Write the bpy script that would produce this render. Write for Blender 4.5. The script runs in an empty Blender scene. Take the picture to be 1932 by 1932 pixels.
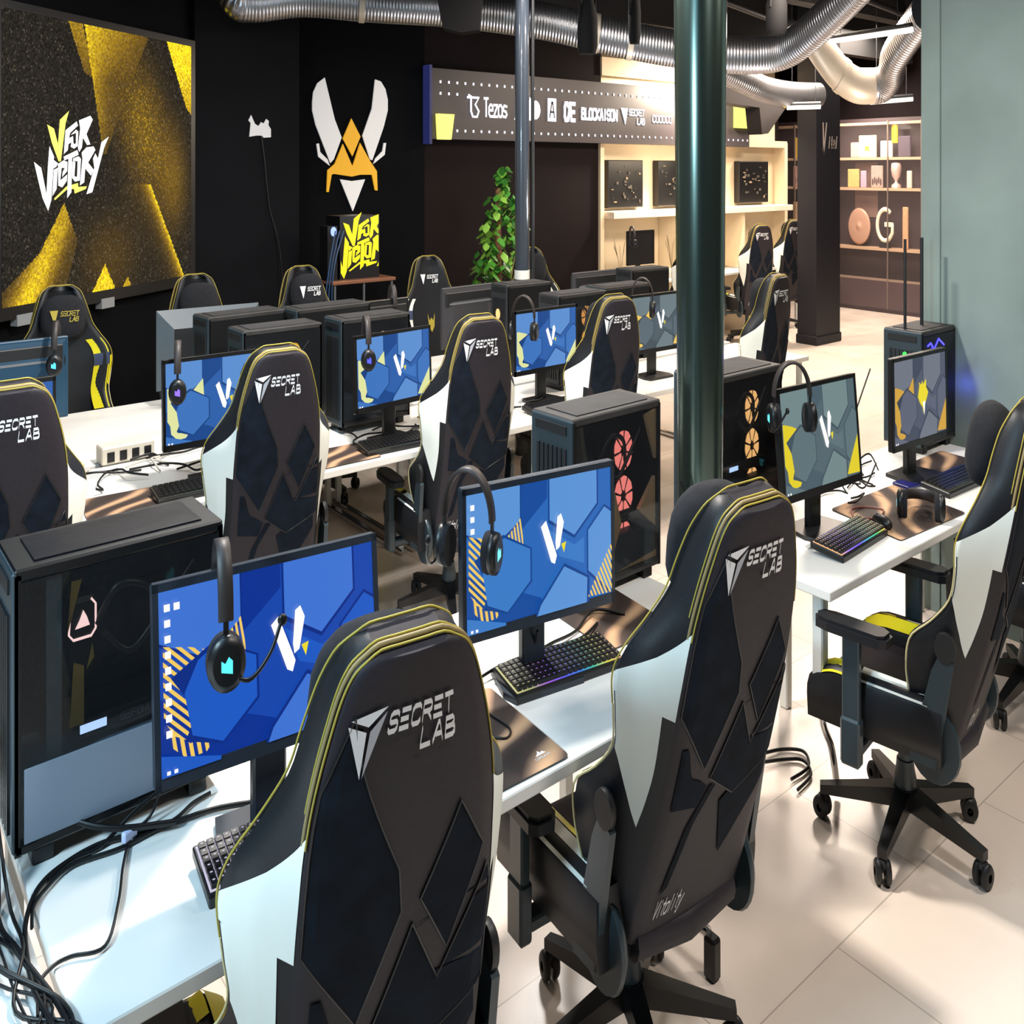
import bpy, math, random
from mathutils import Vector, Matrix
random.seed(7)
SZ = 1.5          # everything in this place is this much taller than it is wide: tall, narrow proportions as photographed
col = bpy.context.scene.collection
sc = bpy.context.scene

# ---------------------------------------------------------------- camera, world, exposure, large lights
cam = bpy.data.cameras.new('camera'); camo = bpy.data.objects.new('camera', cam); col.objects.link(camo)
camo.location = (0, 0, 1.9*SZ)
camo.rotation_euler = (math.radians(90), 0, math.radians(50.9-90))
cam.sensor_width = 36; cam.sensor_fit = 'HORIZONTAL'; cam.lens = 36*1693/1932
cam.shift_y = -(966-320)/1932; cam.clip_start = .05; cam.clip_end = 200
sc.camera = camo
w = bpy.data.worlds.new('world'); sc.world = w; w.use_nodes = True
w.node_tree.nodes['Background'].inputs[0].default_value = (.75, .82, 1, 1)
w.node_tree.nodes['Background'].inputs[1].default_value = .05
sc.view_settings.view_transform = 'Standard'; sc.view_settings.look = 'None'
sc.view_settings.gamma = 1; sc.view_settings.exposure = 0.3
sc.view_settings.use_curve_mapping = False
sc.cycles.max_bounces = 6; sc.cycles.diffuse_bounces = 3; sc.cycles.glossy_bounces = 3
sc.cycles.transmission_bounces = 4; sc.cycles.transparent_max_bounces = 8
sc.cycles.sample_clamp_indirect = 4

def area(name, x, y, z, sx, sy, power, color, target=None, spread=180):
    l = bpy.data.lights.new(name, 'AREA'); l.shape = 'RECTANGLE'; l.size = sx; l.size_y = sy
    l.energy = power; l.color = color; l.spread = math.radians(spread)
    o = bpy.data.objects.new(name, l); col.objects.link(o); o.location = (x, y, z*SZ)
    if target:
        d = Vector((target[0]-x, target[1]-y, (target[2]-z)*SZ)); o.rotation_euler = d.to_track_quat('-Z', 'Y').to_euler()
    return o
COOL = (.34, .70, 1.0); NEUT = (1, .95, .90); WARM = (1, .84, .70)
area('wing_fill_front_left', -1.7, 1.6, 2.3, .5, .5, 100, (.60, .84, 1), (1.6, 2.0, .9))  # unseen fill, added low on the left to brighten white chair sides
area('ceiling_lamp_front_left', -.6, 1.5, 3.1, .9, .4, 32, COOL)
area('floor_fill_front_mid', 2.6, .2, 3.1, .5, .3, 75, NEUT)  # unseen fill, added to brighten the floor in front
area('floor_fill_front_right', 5.0, .2, 3.1, .4, .3, 75, (1, .90, .78))  # second unseen fill for the front floor, on the right
area('ceiling_lamp_aisle_left', .6, 3.6, 3.1, .8, .4, 34, (.62, .84, 1))
area('ceiling_lamp_aisle_mid', 2.2, 3.6, 3.1, .3, .3, 215, (1, .93, .85))
area('ceiling_lamp_aisle_right', 6.6, 4.3, 3.1, .8, .5, 130, WARM)
area('ceiling_lamp_row_back_left', 2.2, 6.3, 3.2, .8, .4, 55, NEUT)
area('ceiling_lamp_row_back_right', 5.4, 6.2, 3.2, .8, .4, 70, NEUT)
area('ceiling_lamp_hall', 10.5, 6.3, 3.2, 1.5, 1.0, 330, WARM)
area('ceiling_lamp_hall_far', 14.9, 8.2, 3.6, 1.5, 1.0, 300, WARM)
area('spot_sign', 11.6, 9.2, 2.85, .3, .3, 240, (1, .84, .66), (11.5, 9.75, 2.4))
area('spot_counter', 11.4, 9.0, 2.05, 1.6, .15, 26, (1, .80, .58), (11.4, 9.75, 1.2))
area('cabinet_lamp', 16.2, 9.6, 2.75, .3, 2.0, 95, (1, .82, .68), (17.1, 9.6, 1.4))
area('duct_fill', 7.2, 6.0, 1.6, 1.2, .5, 30, (.9, .93, 1), (7.2, 7.2, 3.0))  # added fill from below, lifts the long duct; no fixture there
area('duct_fill_right', 9.6, 4.6, 1.7, 1.0, .5, 30, WARM, (9.9, 6.0, 2.8))  # same kind of added fill for the ducts on the right

# ---------------------------------------------------------------- materials
def lin(c):
    if isinstance(c, str): c = tuple(int(c[i:i+2], 16)/255 for i in (0, 2, 4))
    return tuple((x/12.92 if x <= .04045 else ((x+.055)/1.055)**2.4) for x in c)
MATS = {}
def mat(name, c, rough=.5, metal=0, em=None, es=0, noise=0, nscale=20, bump=0, spec=.5, coat=0):
    if name in MATS: return MATS[name]
    m = bpy.data.materials.new(name); m.use_nodes = True; nt = m.node_tree; b = nt.nodes['Principled BSDF']
    b.inputs['Base Color'].default_value = (*lin(c), 1); b.inputs['Roughness'].default_value = rough
    b.inputs['Metallic'].default_value = metal; b.inputs['Specular IOR Level'].default_value = spec
    b.inputs['Coat Weight'].default_value = coat
    if em is not None:
        b.inputs['Emission Color'].default_value = (*lin(em), 1); b.inputs['Emission Strength'].default_value = es
    if noise or bump:
        tc = nt.nodes.new('ShaderNodeTexCoord'); n = nt.nodes.new('ShaderNodeTexNoise')
        n.inputs['Scale'].default_value = nscale; n.inputs['Detail'].default_value = 5
        nt.links.new(tc.outputs['Object'], n.inputs['Vector'])
        if noise:
            r = nt.nodes.new('ShaderNodeValToRGB'); k = lin(c)
            r.color_ramp.elements[0].position = .3; r.color_ramp.elements[1].position = .7
            r.color_ramp.elements[0].color = (*[x*(1-noise) for x in k], 1); r.color_ramp.elements[1].color = (*[min(1, x*(1+noise)) for x in k], 1)
            nt.links.new(n.outputs['Fac'], r.inputs['Fac']); nt.links.new(r.outputs['Color'], b.inputs['Base Color'])
        if bump:
            bp = nt.nodes.new('ShaderNodeBump'); bp.inputs['Strength'].default_value = bump; bp.inputs['Distance'].default_value = .004
            nt.links.new(n.outputs['Fac'], bp.inputs['Height']); nt.links.new(bp.outputs['Normal'], b.inputs['Normal'])
    MATS[name] = m; return m
def glow(name, c, s=1.0): return mat(name, (0, 0, 0), .35, em=c, es=s)

m_floor = mat('floor_tile', 'd6c6ba', .22)
def setup_floor():
    nt = m_floor.node_tree; b = nt.nodes['Principled BSDF']
    tc = nt.nodes.new('ShaderNodeTexCoord'); br = nt.nodes.new('ShaderNodeTexBrick')
    br.inputs['Scale'].default_value = 1; br.inputs['Brick Width'].default_value = 1.2; br.inputs['Row Height'].default_value = .6
    br.inputs['Mortar Size'].default_value = .003
    br.inputs['Color1'].default_value = (*lin('e8dace'), 1); br.inputs['Color2'].default_value = (*lin('e2d3c6'), 1)
    br.inputs['Mortar'].default_value = (*lin('bcb0a4'), 1)
    n = nt.nodes.new('ShaderNodeTexNoise'); n.inputs['Scale'].default_value = 2.2; n.inputs['Detail'].default_value = 6
    mx = nt.nodes.new('ShaderNodeMixRGB'); mx.blend_type = 'MULTIPLY'; mx.inputs['Fac'].default_value = .22
    nt.links.new(tc.outputs['Object'], br.inputs['Vector']); nt.links.new(tc.outputs['Object'], n.inputs['Vector'])
    nt.links.new(br.outputs['Color'], mx.inputs[1]); nt.links.new(n.outputs['Fac'], mx.inputs[2]); nt.links.new(mx.outputs[0], b.inputs['Base Color'])
    mr = nt.nodes.new('ShaderNodeMapRange'); mr.inputs['To Min'].default_value = .12; mr.inputs['To Max'].default_value = .34
    nt.links.new(n.outputs['Fac'], mr.inputs['Value']); nt.links.new(mr.outputs[0], b.inputs['Roughness'])
setup_floor()
m_wallblack = mat('wall_black', '07090d', .85, noise=.12, nscale=3, spec=.12)
m_wallpanel = mat('wall_charcoal', '101115', .85, noise=.12, nscale=2, spec=.12)
m_wallbrown = mat('wall_brown_black', '171112', .85, noise=.15, nscale=2, spec=.12)
m_ceil = mat('ceiling_black', '141416', .9)
m_green = mat('wall_grey_green', '7b8b88', .7, noise=.14, nscale=1.6, bump=.1)
m_cream = mat('wall_cream', 'e2cfae', .7)
m_white = mat('desk_white', 'e9e7e2', .32)
m_whitemetal = mat('white_metal', 'dfe2de', .35)
m_black = mat('black_plastic', '121315', .38)
m_dark = mat('dark_plastic', '1b1d20', .5)
m_grey = mat('grey_plastic', '5a6062', .5)
m_steel = mat('steel_blue_grey', '3c4a52', .4, .4)
m_pctop = mat('tower_top_dust', '2c2b2b', .6, noise=.3, nscale=9)
m_chrome = mat('chrome', 'd8d8d8', .12, 1)
m_suede = mat('suede_dark', '111a26', .9, noise=.4, nscale=14, spec=.2)
m_leather = mat('leather_charcoal', '2b272d', .55, spec=.28, noise=.12, nscale=60, bump=.08)
m_leatherblk = mat('leather_black', '191b1f', .46, spec=.35, bump=.1, nscale=80)
m_wing = mat('leather_white', 'f2f6ee', .45)
m_wingyel = mat('leather_yellow', 'e8dc1c', .45)
m_wingblue = mat('leather_slate', '3b4766', .5)
m_piping = mat('piping_yellow', 'a8983a', .5)
m_goldtrim = mat('piping_gold', '8f7d54', .5)
m_silver = mat('logo_silver', 'f4f5f8', .4, .0)
m_silver2 = mat('logo_silver_shade', 'b9bec8', .4, .0)
m_hinge = mat('hinge_plastic', '2c3a41', .35)
m_velour = mat('pillow_velour', '14161c', .95, noise=.3, nscale=50)
m_cable = mat('cable_black', '08090b', .45)
m_cablew = mat('cable_white', 'c9c5bb', .5)
m_colpaint = mat('column_paint', '62756e', .24, .92, coat=.3)
m_pipe = mat('pipe_grey', '3c434d', .2, coat=.5)
m_sqcol = mat('square_column', '1b1b21', .5, spec=.3)
m_yellowled = glow('lightbox_yellow', 'f2ee72', 1.3)
m_ledwhite = glow('led_white', 'f4f2ff', 1.8)
m_tube = glow('tube_lamp', 'fff4e4', 1.6)
def m_duct():
    m = mat('duct_metal', 'a3a3a8', .3, .95); nt = m.node_tree; b = nt.nodes['Principled BSDF']
    uv = nt.nodes.new('ShaderNodeUVMap'); wv = nt.nodes.new('ShaderNodeTexWave'); wv.bands_direction = 'Y'
    wv.inputs['Scale'].default_value = 9.0
    bp = nt.nodes.new('ShaderNodeBump'); bp.inputs['Strength'].default_value = .5; bp.inputs['Distance'].default_value = .012
    nt.links.new(uv.outputs[0], wv.inputs['Vector']); nt.links.new(wv.outputs['Fac'], bp.inputs['Height']); nt.links.new(bp.outputs['Normal'], b.inputs['Normal'])
    return m
M_DUCT = m_duct(); m_ductplain = mat('duct_plain', 'cfc3b2', .42, .45)
def m_glass():
    m = bpy.data.materials.new('side_glass'); m.use_nodes = True; b = m.node_tree.nodes['Principled BSDF']
    b.inputs['Base Color'].default_value = (.02, .022, .025, 1); b.inputs['Roughness'].default_value = .03
    b.inputs['Alpha'].default_value = .35; b.inputs['Specular IOR Level'].default_value = .35
    return m
M_GLASS = m_glass()
def m_pad():
    m = mat('mouse_mat_print', '5a4636', .75); nt = m.node_tree; b = nt.nodes['Principled BSDF']
    tc = nt.nodes.new('ShaderNodeTexCoord'); mp = nt.nodes.new('ShaderNodeMapping'); mp.inputs['Scale'].default_value = (1.2, 2.4, 1); mp.inputs['Rotation'].default_value = (0, 0, .5)
    wv = nt.nodes.new('ShaderNodeTexWave'); wv.inputs['Scale'].default_value = 1.3; wv.inputs['Distortion'].default_value = 7; wv.inputs['Detail'].default_value = 1
    wv.inputs['Detail Scale'].default_value = .9
    r = nt.nodes.new('ShaderNodeValToRGB'); e = r.color_ramp.elements
    e[0].position = 0; e[0].color = (*lin('2c211c'), 1); e[1].position = 1; e[1].color = (*lin('b5916f'), 1)
    x = r.color_ramp.elements.new(.45); x.color = (*lin('3e2f28'), 1); x = r.color_ramp.elements.new(.7); x.color = (*lin('7d6350'), 1)
    nt.links.new(tc.outputs['Object'], mp.inputs['Vector']); nt.links.new(mp.outputs[0], wv.inputs['Vector']); nt.links.new(wv.outputs['Fac'], r.inputs['Fac']); nt.links.new(r.outputs['Color'], b.inputs['Base Color'])
    return m
M_PAD = m_pad()
def m_keys(name, cols, strength):
    m = bpy.data.materials.new(name); m.use_nodes = True; nt = m.node_tree; b = nt.nodes['Principled BSDF']
    b.inputs['Base Color'].default_value = (.01, .01, .01, 1); b.inputs['Emission Strength'].default_value = strength
    tc = nt.nodes.new('ShaderNodeTexCoord'); sp = nt.nodes.new('ShaderNodeSeparateXYZ'); mr = nt.nodes.new('ShaderNodeMapRange')
    mr.inputs['From Min'].default_value = -.22; mr.inputs['From Max'].default_value = .22
    r = nt.nodes.new('ShaderNodeValToRGB'); r.color_ramp.elements[0].color = (*lin(cols[0]), 1); r.color_ramp.elements[-1].color = (*lin(cols[-1]), 1)
    for i, c in enumerate(cols[1:-1]):
        e = r.color_ramp.elements.new((i+1)/(len(cols)-1)); e.color = (*lin(c), 1)
    nt.links.new(tc.outputs['Object'], sp.inputs[0]); nt.links.new(sp.outputs[0], mr.inputs['Value']); nt.links.new(mr.outputs[0], r.inputs['Fac']); nt.links.new(r.outputs['Color'], b.inputs['Emission Color'])
    return m
def m_wavespeck(): pass

# ---------------------------------------------------------------- mesh helpers
class MB:
    def __init__(s, T=None): s.v = []; s.f = []; s.mi = []; s.sm = []; s.T = T; s.uv = {}
    def add(s, vs, fs, m=0, smooth=False, uvs=None):
        o = len(s.v)
        for p in vs: s.v.append(s.T(p) if s.T else tuple(p))
        for i, f in enumerate(fs):
            if uvs: s.uv[len(s.f)] = uvs[i]
            s.f.append([o+k for k in f]); s.mi.append(m); s.sm.append(smooth)
        return s
    def box(s, x0, x1, y0, y1, z0, z1, m=0, ch=0):
        if x0 > x1: x0, x1 = x1, x0
        if y0 > y1: y0, y1 = y1, y0
        if z0 > z1: z0, z1 = z1, z0
        if ch <= 0:
            vs = [(x, y, z) for z in (z0, z1) for y in (y0, y1) for x in (x0, x1)]
            return s.add(vs, [(0, 2, 3, 1), (4, 5, 7, 6), (0, 1, 5, 4), (2, 6, 7, 3), (0, 4, 6, 2), (1, 3, 7, 5)], m)
        ch = min(ch, (x1-x0)/2.01, (y1-y0)/2.01, (z1-z0)/2.01)
        X, Y, Z = (x0, x1), (y0, y1), (z0, z1); vs = []; ix = {}
        for i in (0, 1):
            for j in (0, 1):
                for k in (0, 1):
                    sx, sy, sz = (1-2*i)*ch, (1-2*j)*ch, (1-2*k)*ch
                    for a, p in enumerate(((X[i], Y[j]+sy, Z[k]+sz), (X[i]+sx, Y[j], Z[k]+sz), (X[i]+sx, Y[j]+sy, Z[k]))):
                        ix[(i, j, k, a)] = len(vs); vs.append(p)
        F = []
        for i in (0, 1):
            F.append([ix[(i, 0, 0, 0)], ix[(i, 1, 0, 0)], ix[(i, 1, 1, 0)], ix[(i, 0, 1, 0)]])
            F.append([ix[(0, i, 0, 1)], ix[(1, i, 0, 1)], ix[(1, i, 1, 1)], ix[(0, i, 1, 1)]])
            F.append([ix[(0, 0, i, 2)], ix[(1, 0, i, 2)], ix[(1, 1, i, 2)], ix[(0, 1, i, 2)]])
        for i in (0, 1):
            for j in (0, 1):
                F.append([ix[(i, j, 0, 0)], ix[(i, j, 1, 0)], ix[(i, j, 1, 1)], ix[(i, j, 0, 1)]])
                F.append([ix[(i, 0, j, 0)], ix[(i, 1, j, 0)], ix[(i, 1, j, 2)], ix[(i, 0, j, 2)]])
                F.append([ix[(0, i, j, 1)], ix[(1, i, j, 1)], ix[(1, i, j, 2)], ix[(0, i, j, 2)]])
                for k in (0, 1): F.append([ix[(i, j, k, 0)], ix[(i, j, k, 1)], ix[(i, j, k, 2)]])
        return s.add(vs, F, m)
    def tube(s, pts, r, n=8, m=0, cap=True, uvscale=None):
        pts = [Vector(p) for p in pts]; rs = r if isinstance(r, (list, tuple)) else [r]*len(pts)
        vs = []; up = None; L = 0; Ls = []
        for i, p in enumerate(pts):
            a = pts[max(i-1, 0)]; b = pts[min(i+1, len(pts)-1)]; t = (b-a)
            if t.length < 1e-9: t = Vector((0, 0, 1))
            t.normalize()
            if up is None: up = Vector((0, 0, 1)) if abs(t.z) < .9 else Vector((1, 0, 0))
            x = up.cross(t)
            if x.length < 1e-6: x = Vector((1, 0, 0)).cross(t)
            x.normalize(); y = t.cross(x); up = y
            if i: L += (p-pts[i-1]).length
            Ls.append(L)
            for k in range(n):
                q = p + x*math.cos(2*math.pi*k/n)*rs[i] + y*math.sin(2*math.pi*k/n)*rs[i]; vs.append(q)
        F = []; U = []
        for i in range(len(pts)-1):
            for k in range(n):
                F.append([i*n+k, i*n+(k+1) % n, (i+1)*n+(k+1) % n, (i+1)*n+k])
                U.append([(k/n, Ls[i]), ((k+1)/n, Ls[i]), ((k+1)/n, Ls[i+1]), (k/n, Ls[i+1])])
        s.add(vs, F, m, True, U if uvscale else None)
        if cap: s.add(vs[:n], [list(range(n))], m); s.add(vs[-n:], [list(range(n))], m)
        return s
    def lathe(s, prof, c=(0, 0, 0), n=20, m=0, axis='z', smooth=True):
        vs = []
        for r, h in prof:
            for k in range(n):
                a = 2*math.pi*k/n; p = (r*math.cos(a), r*math.sin(a), h)
                if axis == 'x': p = (p[2], p[0], p[1])
                if axis == 'y': p = (p[0], p[2], p[1])
                vs.append((c[0]+p[0], c[1]+p[1], c[2]+p[2]))
        F = [[i*n+k, i*n+(k+1) % n, (i+1)*n+(k+1) % n, (i+1)*n+k] for i in range(len(prof)-1) for k in range(n)]
        s.add(vs, F, m, smooth); s.add(vs[:n], [list(range(n))], m); s.add(vs[-n:], [list(range(n))], m); return s
    def ell(s, c, r, m=0, nu=18, nv=10, fn=None, e=1.0):
        vs = []; 
        def sg(x): return math.copysign(abs(x)**e, x)
        for j in range(nv+1):
            th = math.pi*j/nv
            for k in range(nu):
                ph = 2*math.pi*k/nu
                p = (c[0]+r[0]*sg(math.sin(th))*sg(math.cos(ph)), c[1]+r[1]*sg(math.sin(th))*sg(math.sin(ph)), c[2]+r[2]*sg(math.cos(th)))
                vs.append(fn(p) if fn else p)
        return s.add(vs, [[j*nu+k, j*nu+(k+1) % nu, (j+1)*nu+(k+1) % nu, (j+1)*nu+k] for j in range(nv) for k in range(nu)], m, True)
    def prism(s, poly, fn, h0, h1, m=0, mside=None):
        n = len(poly); a = [fn(x, y, h0) for x, y in poly]; b = [fn(x, y, h1) for x, y in poly]
        s.add(a+b, [list(range(n)), list(range(n, 2*n))], m)
        return s.add(a+b, [[i, (i+1) % n, n+(i+1) % n, n+i] for i in range(n)], m if mside is None else mside)
    def flat(s, poly, fn, m=0): return s.add([fn(x, y) for x, y in poly], [list(range(len(poly)))], m)
    def grid(s, P, m=0, smooth=True, mfn=None):
        a = len(P); b = len(P[0]); vs = [p for r in P for p in r]
        for i in range(a-1):
            pass
        s.add(vs, [[i*b+j, i*b+j+1, (i+1)*b+j+1, (i+1)*b+j] for i in range(a-1) for j in range(b-1)], m, smooth); return s
    def build(s, name, mats, parent=None, loc=(0, 0, 0), rz=0, recalc=True):
        me = bpy.data.meshes.new(name); me.from_pydata([(p[0], p[1], p[2]*SZ) for p in s.v], [], s.f)
        if not isinstance(mats, (list, tuple)): mats = [mats]
        for x in mats: me.materials.append(x)
        me.polygons.foreach_set('material_index', s.mi); me.polygons.foreach_set('use_smooth', s.sm)
        if s.uv:
            ul = me.uv_layers.new(name='UVMap')
            for p in me.polygons:
                if p.index in s.uv:
                    for k, li in enumerate(p.loop_indices): ul.data[li].uv = s.uv[p.index][k]
        me.update()
        if recalc:
            import bmesh
            bm = bmesh.new(); bm.from_mesh(me); bmesh.ops.recalc_face_normals(bm, faces=bm.faces); bm.to_mesh(me); bm.free()
        o = bpy.data.objects.new(name, me); col.objects.link(o)
        o.location = (loc[0], loc[1], loc[2]*SZ); o.rotation_euler = (0, 0, rz)
        if parent: o.parent = parent
        return o
def tag(o, label=None, cat=None, group=None, kind=None):
    if label: o['label'] = label
    if cat: o['category'] = cat
    if group: o['group'] = group
    if kind: o['kind'] = kind
    return o
def thing(name, label, cat, loc=(0, 0, 0), rz=0, group=None):
    o = bpy.data.objects.new(name, None); col.objects.link(o); o.empty_display_size = .1
    o.location = (loc[0], loc[1], loc[2]*SZ); o.rotation_euler = (0, 0, rz); return tag(o, label, cat, group)
def dup(root, loc, rz, label, group=None):
    def cp(o, par):
        c = o.copy(); col.objects.link(c)
        if par: c.parent = par
        for ch in [x for x in KIDS.get(o.name, [])]: KIDS.setdefault(c.name, []).append(cp(ch, c))
        return c
    KIDS.clear()
    for o in bpy.data.objects:
        if o.parent: KIDS.setdefault(o.parent.name, []).append(o)
    r = cp(root, None); r.location = (loc[0], loc[1], loc[2]*SZ); r.rotation_euler = (0, 0, rz); r['label'] = label
    if group: r['group'] = group
    return r
KIDS = {}
def cr(pts, k=6):
    pts = [Vector(p) for p in pts]; out = []
    for i in range(len(pts)-1):
        p0 = pts[max(i-1, 0)]; p1 = pts[i]; p2 = pts[i+1]; p3 = pts[min(i+2, len(pts)-1)]
        for j in range(k):
            t = j/k; out.append(.5*((2*p1)+(p2-p0)*t+(2*p0-5*p1+4*p2-p3)*t*t+(3*p1-p0-3*p2+p3)*t**3))
    out.append(pts[-1]); return out
def interp(tab, s, k):
    if s <= tab[0][0]: return tab[0][k]
    for i in range(len(tab)-1):
        a, b = tab[i], tab[i+1]
        if s <= b[0]:
            t = (s-a[0])/(b[0]-a[0]); p = tab[max(i-1, 0)]; q = tab[min(i+2, len(tab)-1)]
            m1 = (b[k]-p[k])/max(b[0]-p[0], 1e-6)*(b[0]-a[0]); m2 = (q[k]-a[k])/max(q[0]-a[0], 1e-6)*(b[0]-a[0])
            return (2*t**3-3*t*t+1)*a[k]+(t**3-2*t*t+t)*m1+(-2*t**3+3*t*t)*b[k]+(t**3-t*t)*m2
    return tab[-1][k]

# stroke lettering
G = {'S': '1,.85 .8,1 .2,1 0,.85 0,.65 .2,.5 .8,.5 1,.35 1,.15 .8,0 .2,0 0,.15', 'E': '1,1 0,1;.85,.5 0,.5;1,0 0,0', 'C': '1,.85 .8,1 .2,1 0,.8 0,.2 .2,0 .8,0 1,.15',
 'O': '.2,1 .8,1 1,.8 1,.2 .8,0 .2,0 0,.2 0,.8 .2,1', 'R': '0,0 0,1 .8,1 1,.85 1,.6 .8,.48 .1,.48;.5,.48 1,0', 'T': '0,1 1,1;.5,1 .5,0', 'L': '0,1 0,0 1,0', 'A': '0,0 .45,1 .6,1 1,0;.25,.35 .8,.35',
 'B': '0,0 0,1 .75,1 .9,.85 .9,.65 .7,.53 0,.53;.7,.53 1,.4 1,.15 .8,0 0,0', 'V': '0,1 .5,0 1,1', 'i': '.5,.65 .5,0;.5,.85 .5,.95', 't': '.5,1 .5,.1 .8,0;.1,.68 .9,.68', 'a': '1,.65 .3,.65 0,.45 0,.15 .3,0 .7,0 1,.2;1,.65 1,0',
 'l': '.5,1 .5,0', 'y': '0,.65 .45,.05;1,.65 .3,-.3 0,-.3', 'e': '0,.35 1,.35 1,.5 .7,.65 .3,.65 0,.5 0,.15 .3,0 1,0', 'z': '0,.65 1,.65 0,0 1,0', 'o': '.3,.65 .7,.65 1,.5 1,.15 .7,0 .3,0 0,.15 0,.5 .3,.65', 's': '1,.6 .3,.65 0,.5 .2,.35 .8,.3 1,.15 .7,0 0,.03',
 'F': '1,1 0,1 0,0;0,.52 .8,.52', 'K': '0,0 0,1;1,1 .1,.5 1,0', 'H': '0,0 0,1;1,0 1,1;0,.5 1,.5', 'I': '.5,0 .5,1', 'N': '0,0 0,1 1,0 1,1', 'G': '1,.85 .8,1 .2,1 0,.8 0,.2 .2,0 1,0 1,.45 .5,.45', 'X': '0,0 1,1;0,1 1,0', '.': '.4,0 .6,0', 'W': '0,1 .25,0 .5,.8 .75,0 1,1', 'M': '0,0 0,1 .5,.3 1,1 1,0', 'U': '0,1 0,.15 .2,0 .8,0 1,.15 1,1', 'P': '0,0 0,1 .8,1 1,.85 1,.6 .8,.48 0,.48', 'D': '0,0 0,1 .7,1 1,.8 1,.2 .7,0 0,0', 'r': '.1,0 .1,.65;.1,.45 .5,.65 1,.62', 'g': '1,.65 .3,.65 0,.45 0,.15 .3,0 1,0;1,.65 1,-.3 .1,-.3', 'n': '.1,0 .1,.65 .8,.65 1,.5 1,0', 'Z': '0,1 1,1 0,0 1,0', 'J': '1,1 1,.15 .8,0 .2,0 0,.15'}
def text(mb, s, fn, x0, y0, w, h, gap=.25, th=.16, slant=0, m=0, k=1):
    """letters in cells of width w and height h from (x0, y0); fn maps (x, y) to a point"""
    x = x0
    for ch in s:
        if ch != ' ':
            for st in G[ch].split(';'):
                P = [tuple(map(float, q.split(','))) for q in st.split()]
                P = [(x+(px*w)+slant*py*h, y0+py*h) for px, py in P]
                t = th*h/2
                for a, b in zip(P, P[1:]):
                    dx, dy = b[0]-a[0], b[1]-a[1]; L = math.hypot(dx, dy) or 1; dx, dy = dx/L, dy/L
                    q = [(a[0]-dx*t*.7-dy*t, a[1]-dy*t*.7+dx*t), (b[0]+dx*t*.7-dy*t, b[1]+dy*t*.7+dx*t), (b[0]+dx*t*.7+dy*t, b[1]+dy*t*.7-dx*t), (a[0]-dx*t*.7+dy*t, a[1]-dy*t*.7-dx*t)]
                    mb.flat(q, fn, m)
        x += w*(1+gap)
    return x
def struct(o): return tag(o, kind='structure')

# ---------------------------------------------------------------- room
struct(MB().box(-4, 24, -4, 16, -.1, 0).build('floor', m_floor))
struct(MB().box(-4, 24, -4, 16, 4.2, 4.3).build('ceiling', m_ceil))
def wallseg(name, x0, y0, x1, y1, z0, z1, th, m, nrm=1):
    dx, dy = x1-x0, y1-y0; L = math.hypot(dx, dy); nx, ny = -dy/L*th*nrm, dx/L*th*nrm
    return struct(MB().prism([(x0, y0), (x1, y1), (x1+nx, y1+ny), (x0+nx, y0+ny)], lambda x, y, z: (x, y, z), z0, z1).build(name, m))
AS = .60038; cs, sn = math.cos(AS), math.sin(AS)
wallseg('wall_left', 1.334-2.6*cs-.06*sn*-1*0, 8.065-2.6*sn+.12, 3.38, 9.54, 0, 4.2, .2, m_wallblack)
wallseg('wall_panel', 3.37, 9.45, 4.56, 9.45, 0, 4.2, .7, m_wallpanel)
wallseg('wall_back_left', 4.56, 10.16, 6.46, 9.75, 0, 4.2, .2, m_wallblack)
wallseg('wall_back', 6.46, 9.80, 9.72, 9.80, 0, 4.2, .3, m_wallbrown)
wallseg('wall_back_right', 14.55, 9.95, 17.6, 12.6, 0, 4.2, .2, m_wallbrown)
wallseg('wall_far', 17.75, 2, 17.75, 14, 0, 4.2, .2, m_wallbrown, -1)
wallseg('wall_outer_left', -3.9, -3.9, -3.9, 15, 0, 4.2, .1, m_wallblack)
wallseg('wall_near_back', -3.9, -3.9, 23, -3.9, 0, 4.2, .1, m_wallpanel, -1)
# grey green pier on the right
b = MB(); b.box(5.78, 7.6, 1.0, 2.86, 0, 4.2); b.box(5.765, 5.785, 2.74, 2.86, 0, 4.2)
struct(b.build('wall_right', m_green))
struct(MB().box(5.74, 5.779, 1.92, 2.0, 0, 1.68).build('trim_1', m_black))
struct(MB().box(8, 17, 2.0, 2.2, 0, 4.2).build('wall_hall_right', m_wallpanel))
# beige bay behind the counter
b = MB(); b.box(9.70, 14.55, 10.0, 10.2, 0, 4.2, 0); b.box(9.66, 9.74, 9.75, 10.0, .3, 2.17, 0); b.box(14.46, 14.55, 9.75, 10.0, .3, 2.23, 0)
b.box(9.7, 14.55, 9.76, 9.99, 2.17, 2.25)
struct(b.build('wall_bay', m_cream))
def beams():
    for i, y in enumerate((4.0, 6.4, 8.8)):
        struct(MB().box(7, 17.4, y, y+.22, 3.3, 4.2).build('trim_%d' % (i+2), m_ceil))
beams()
# ceiling ledge seen above the hall
struct(MB().box(9.7, 13.5, 9.76, 10.0, 2.86, 3.05).build('trim_6', m_cream))

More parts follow.
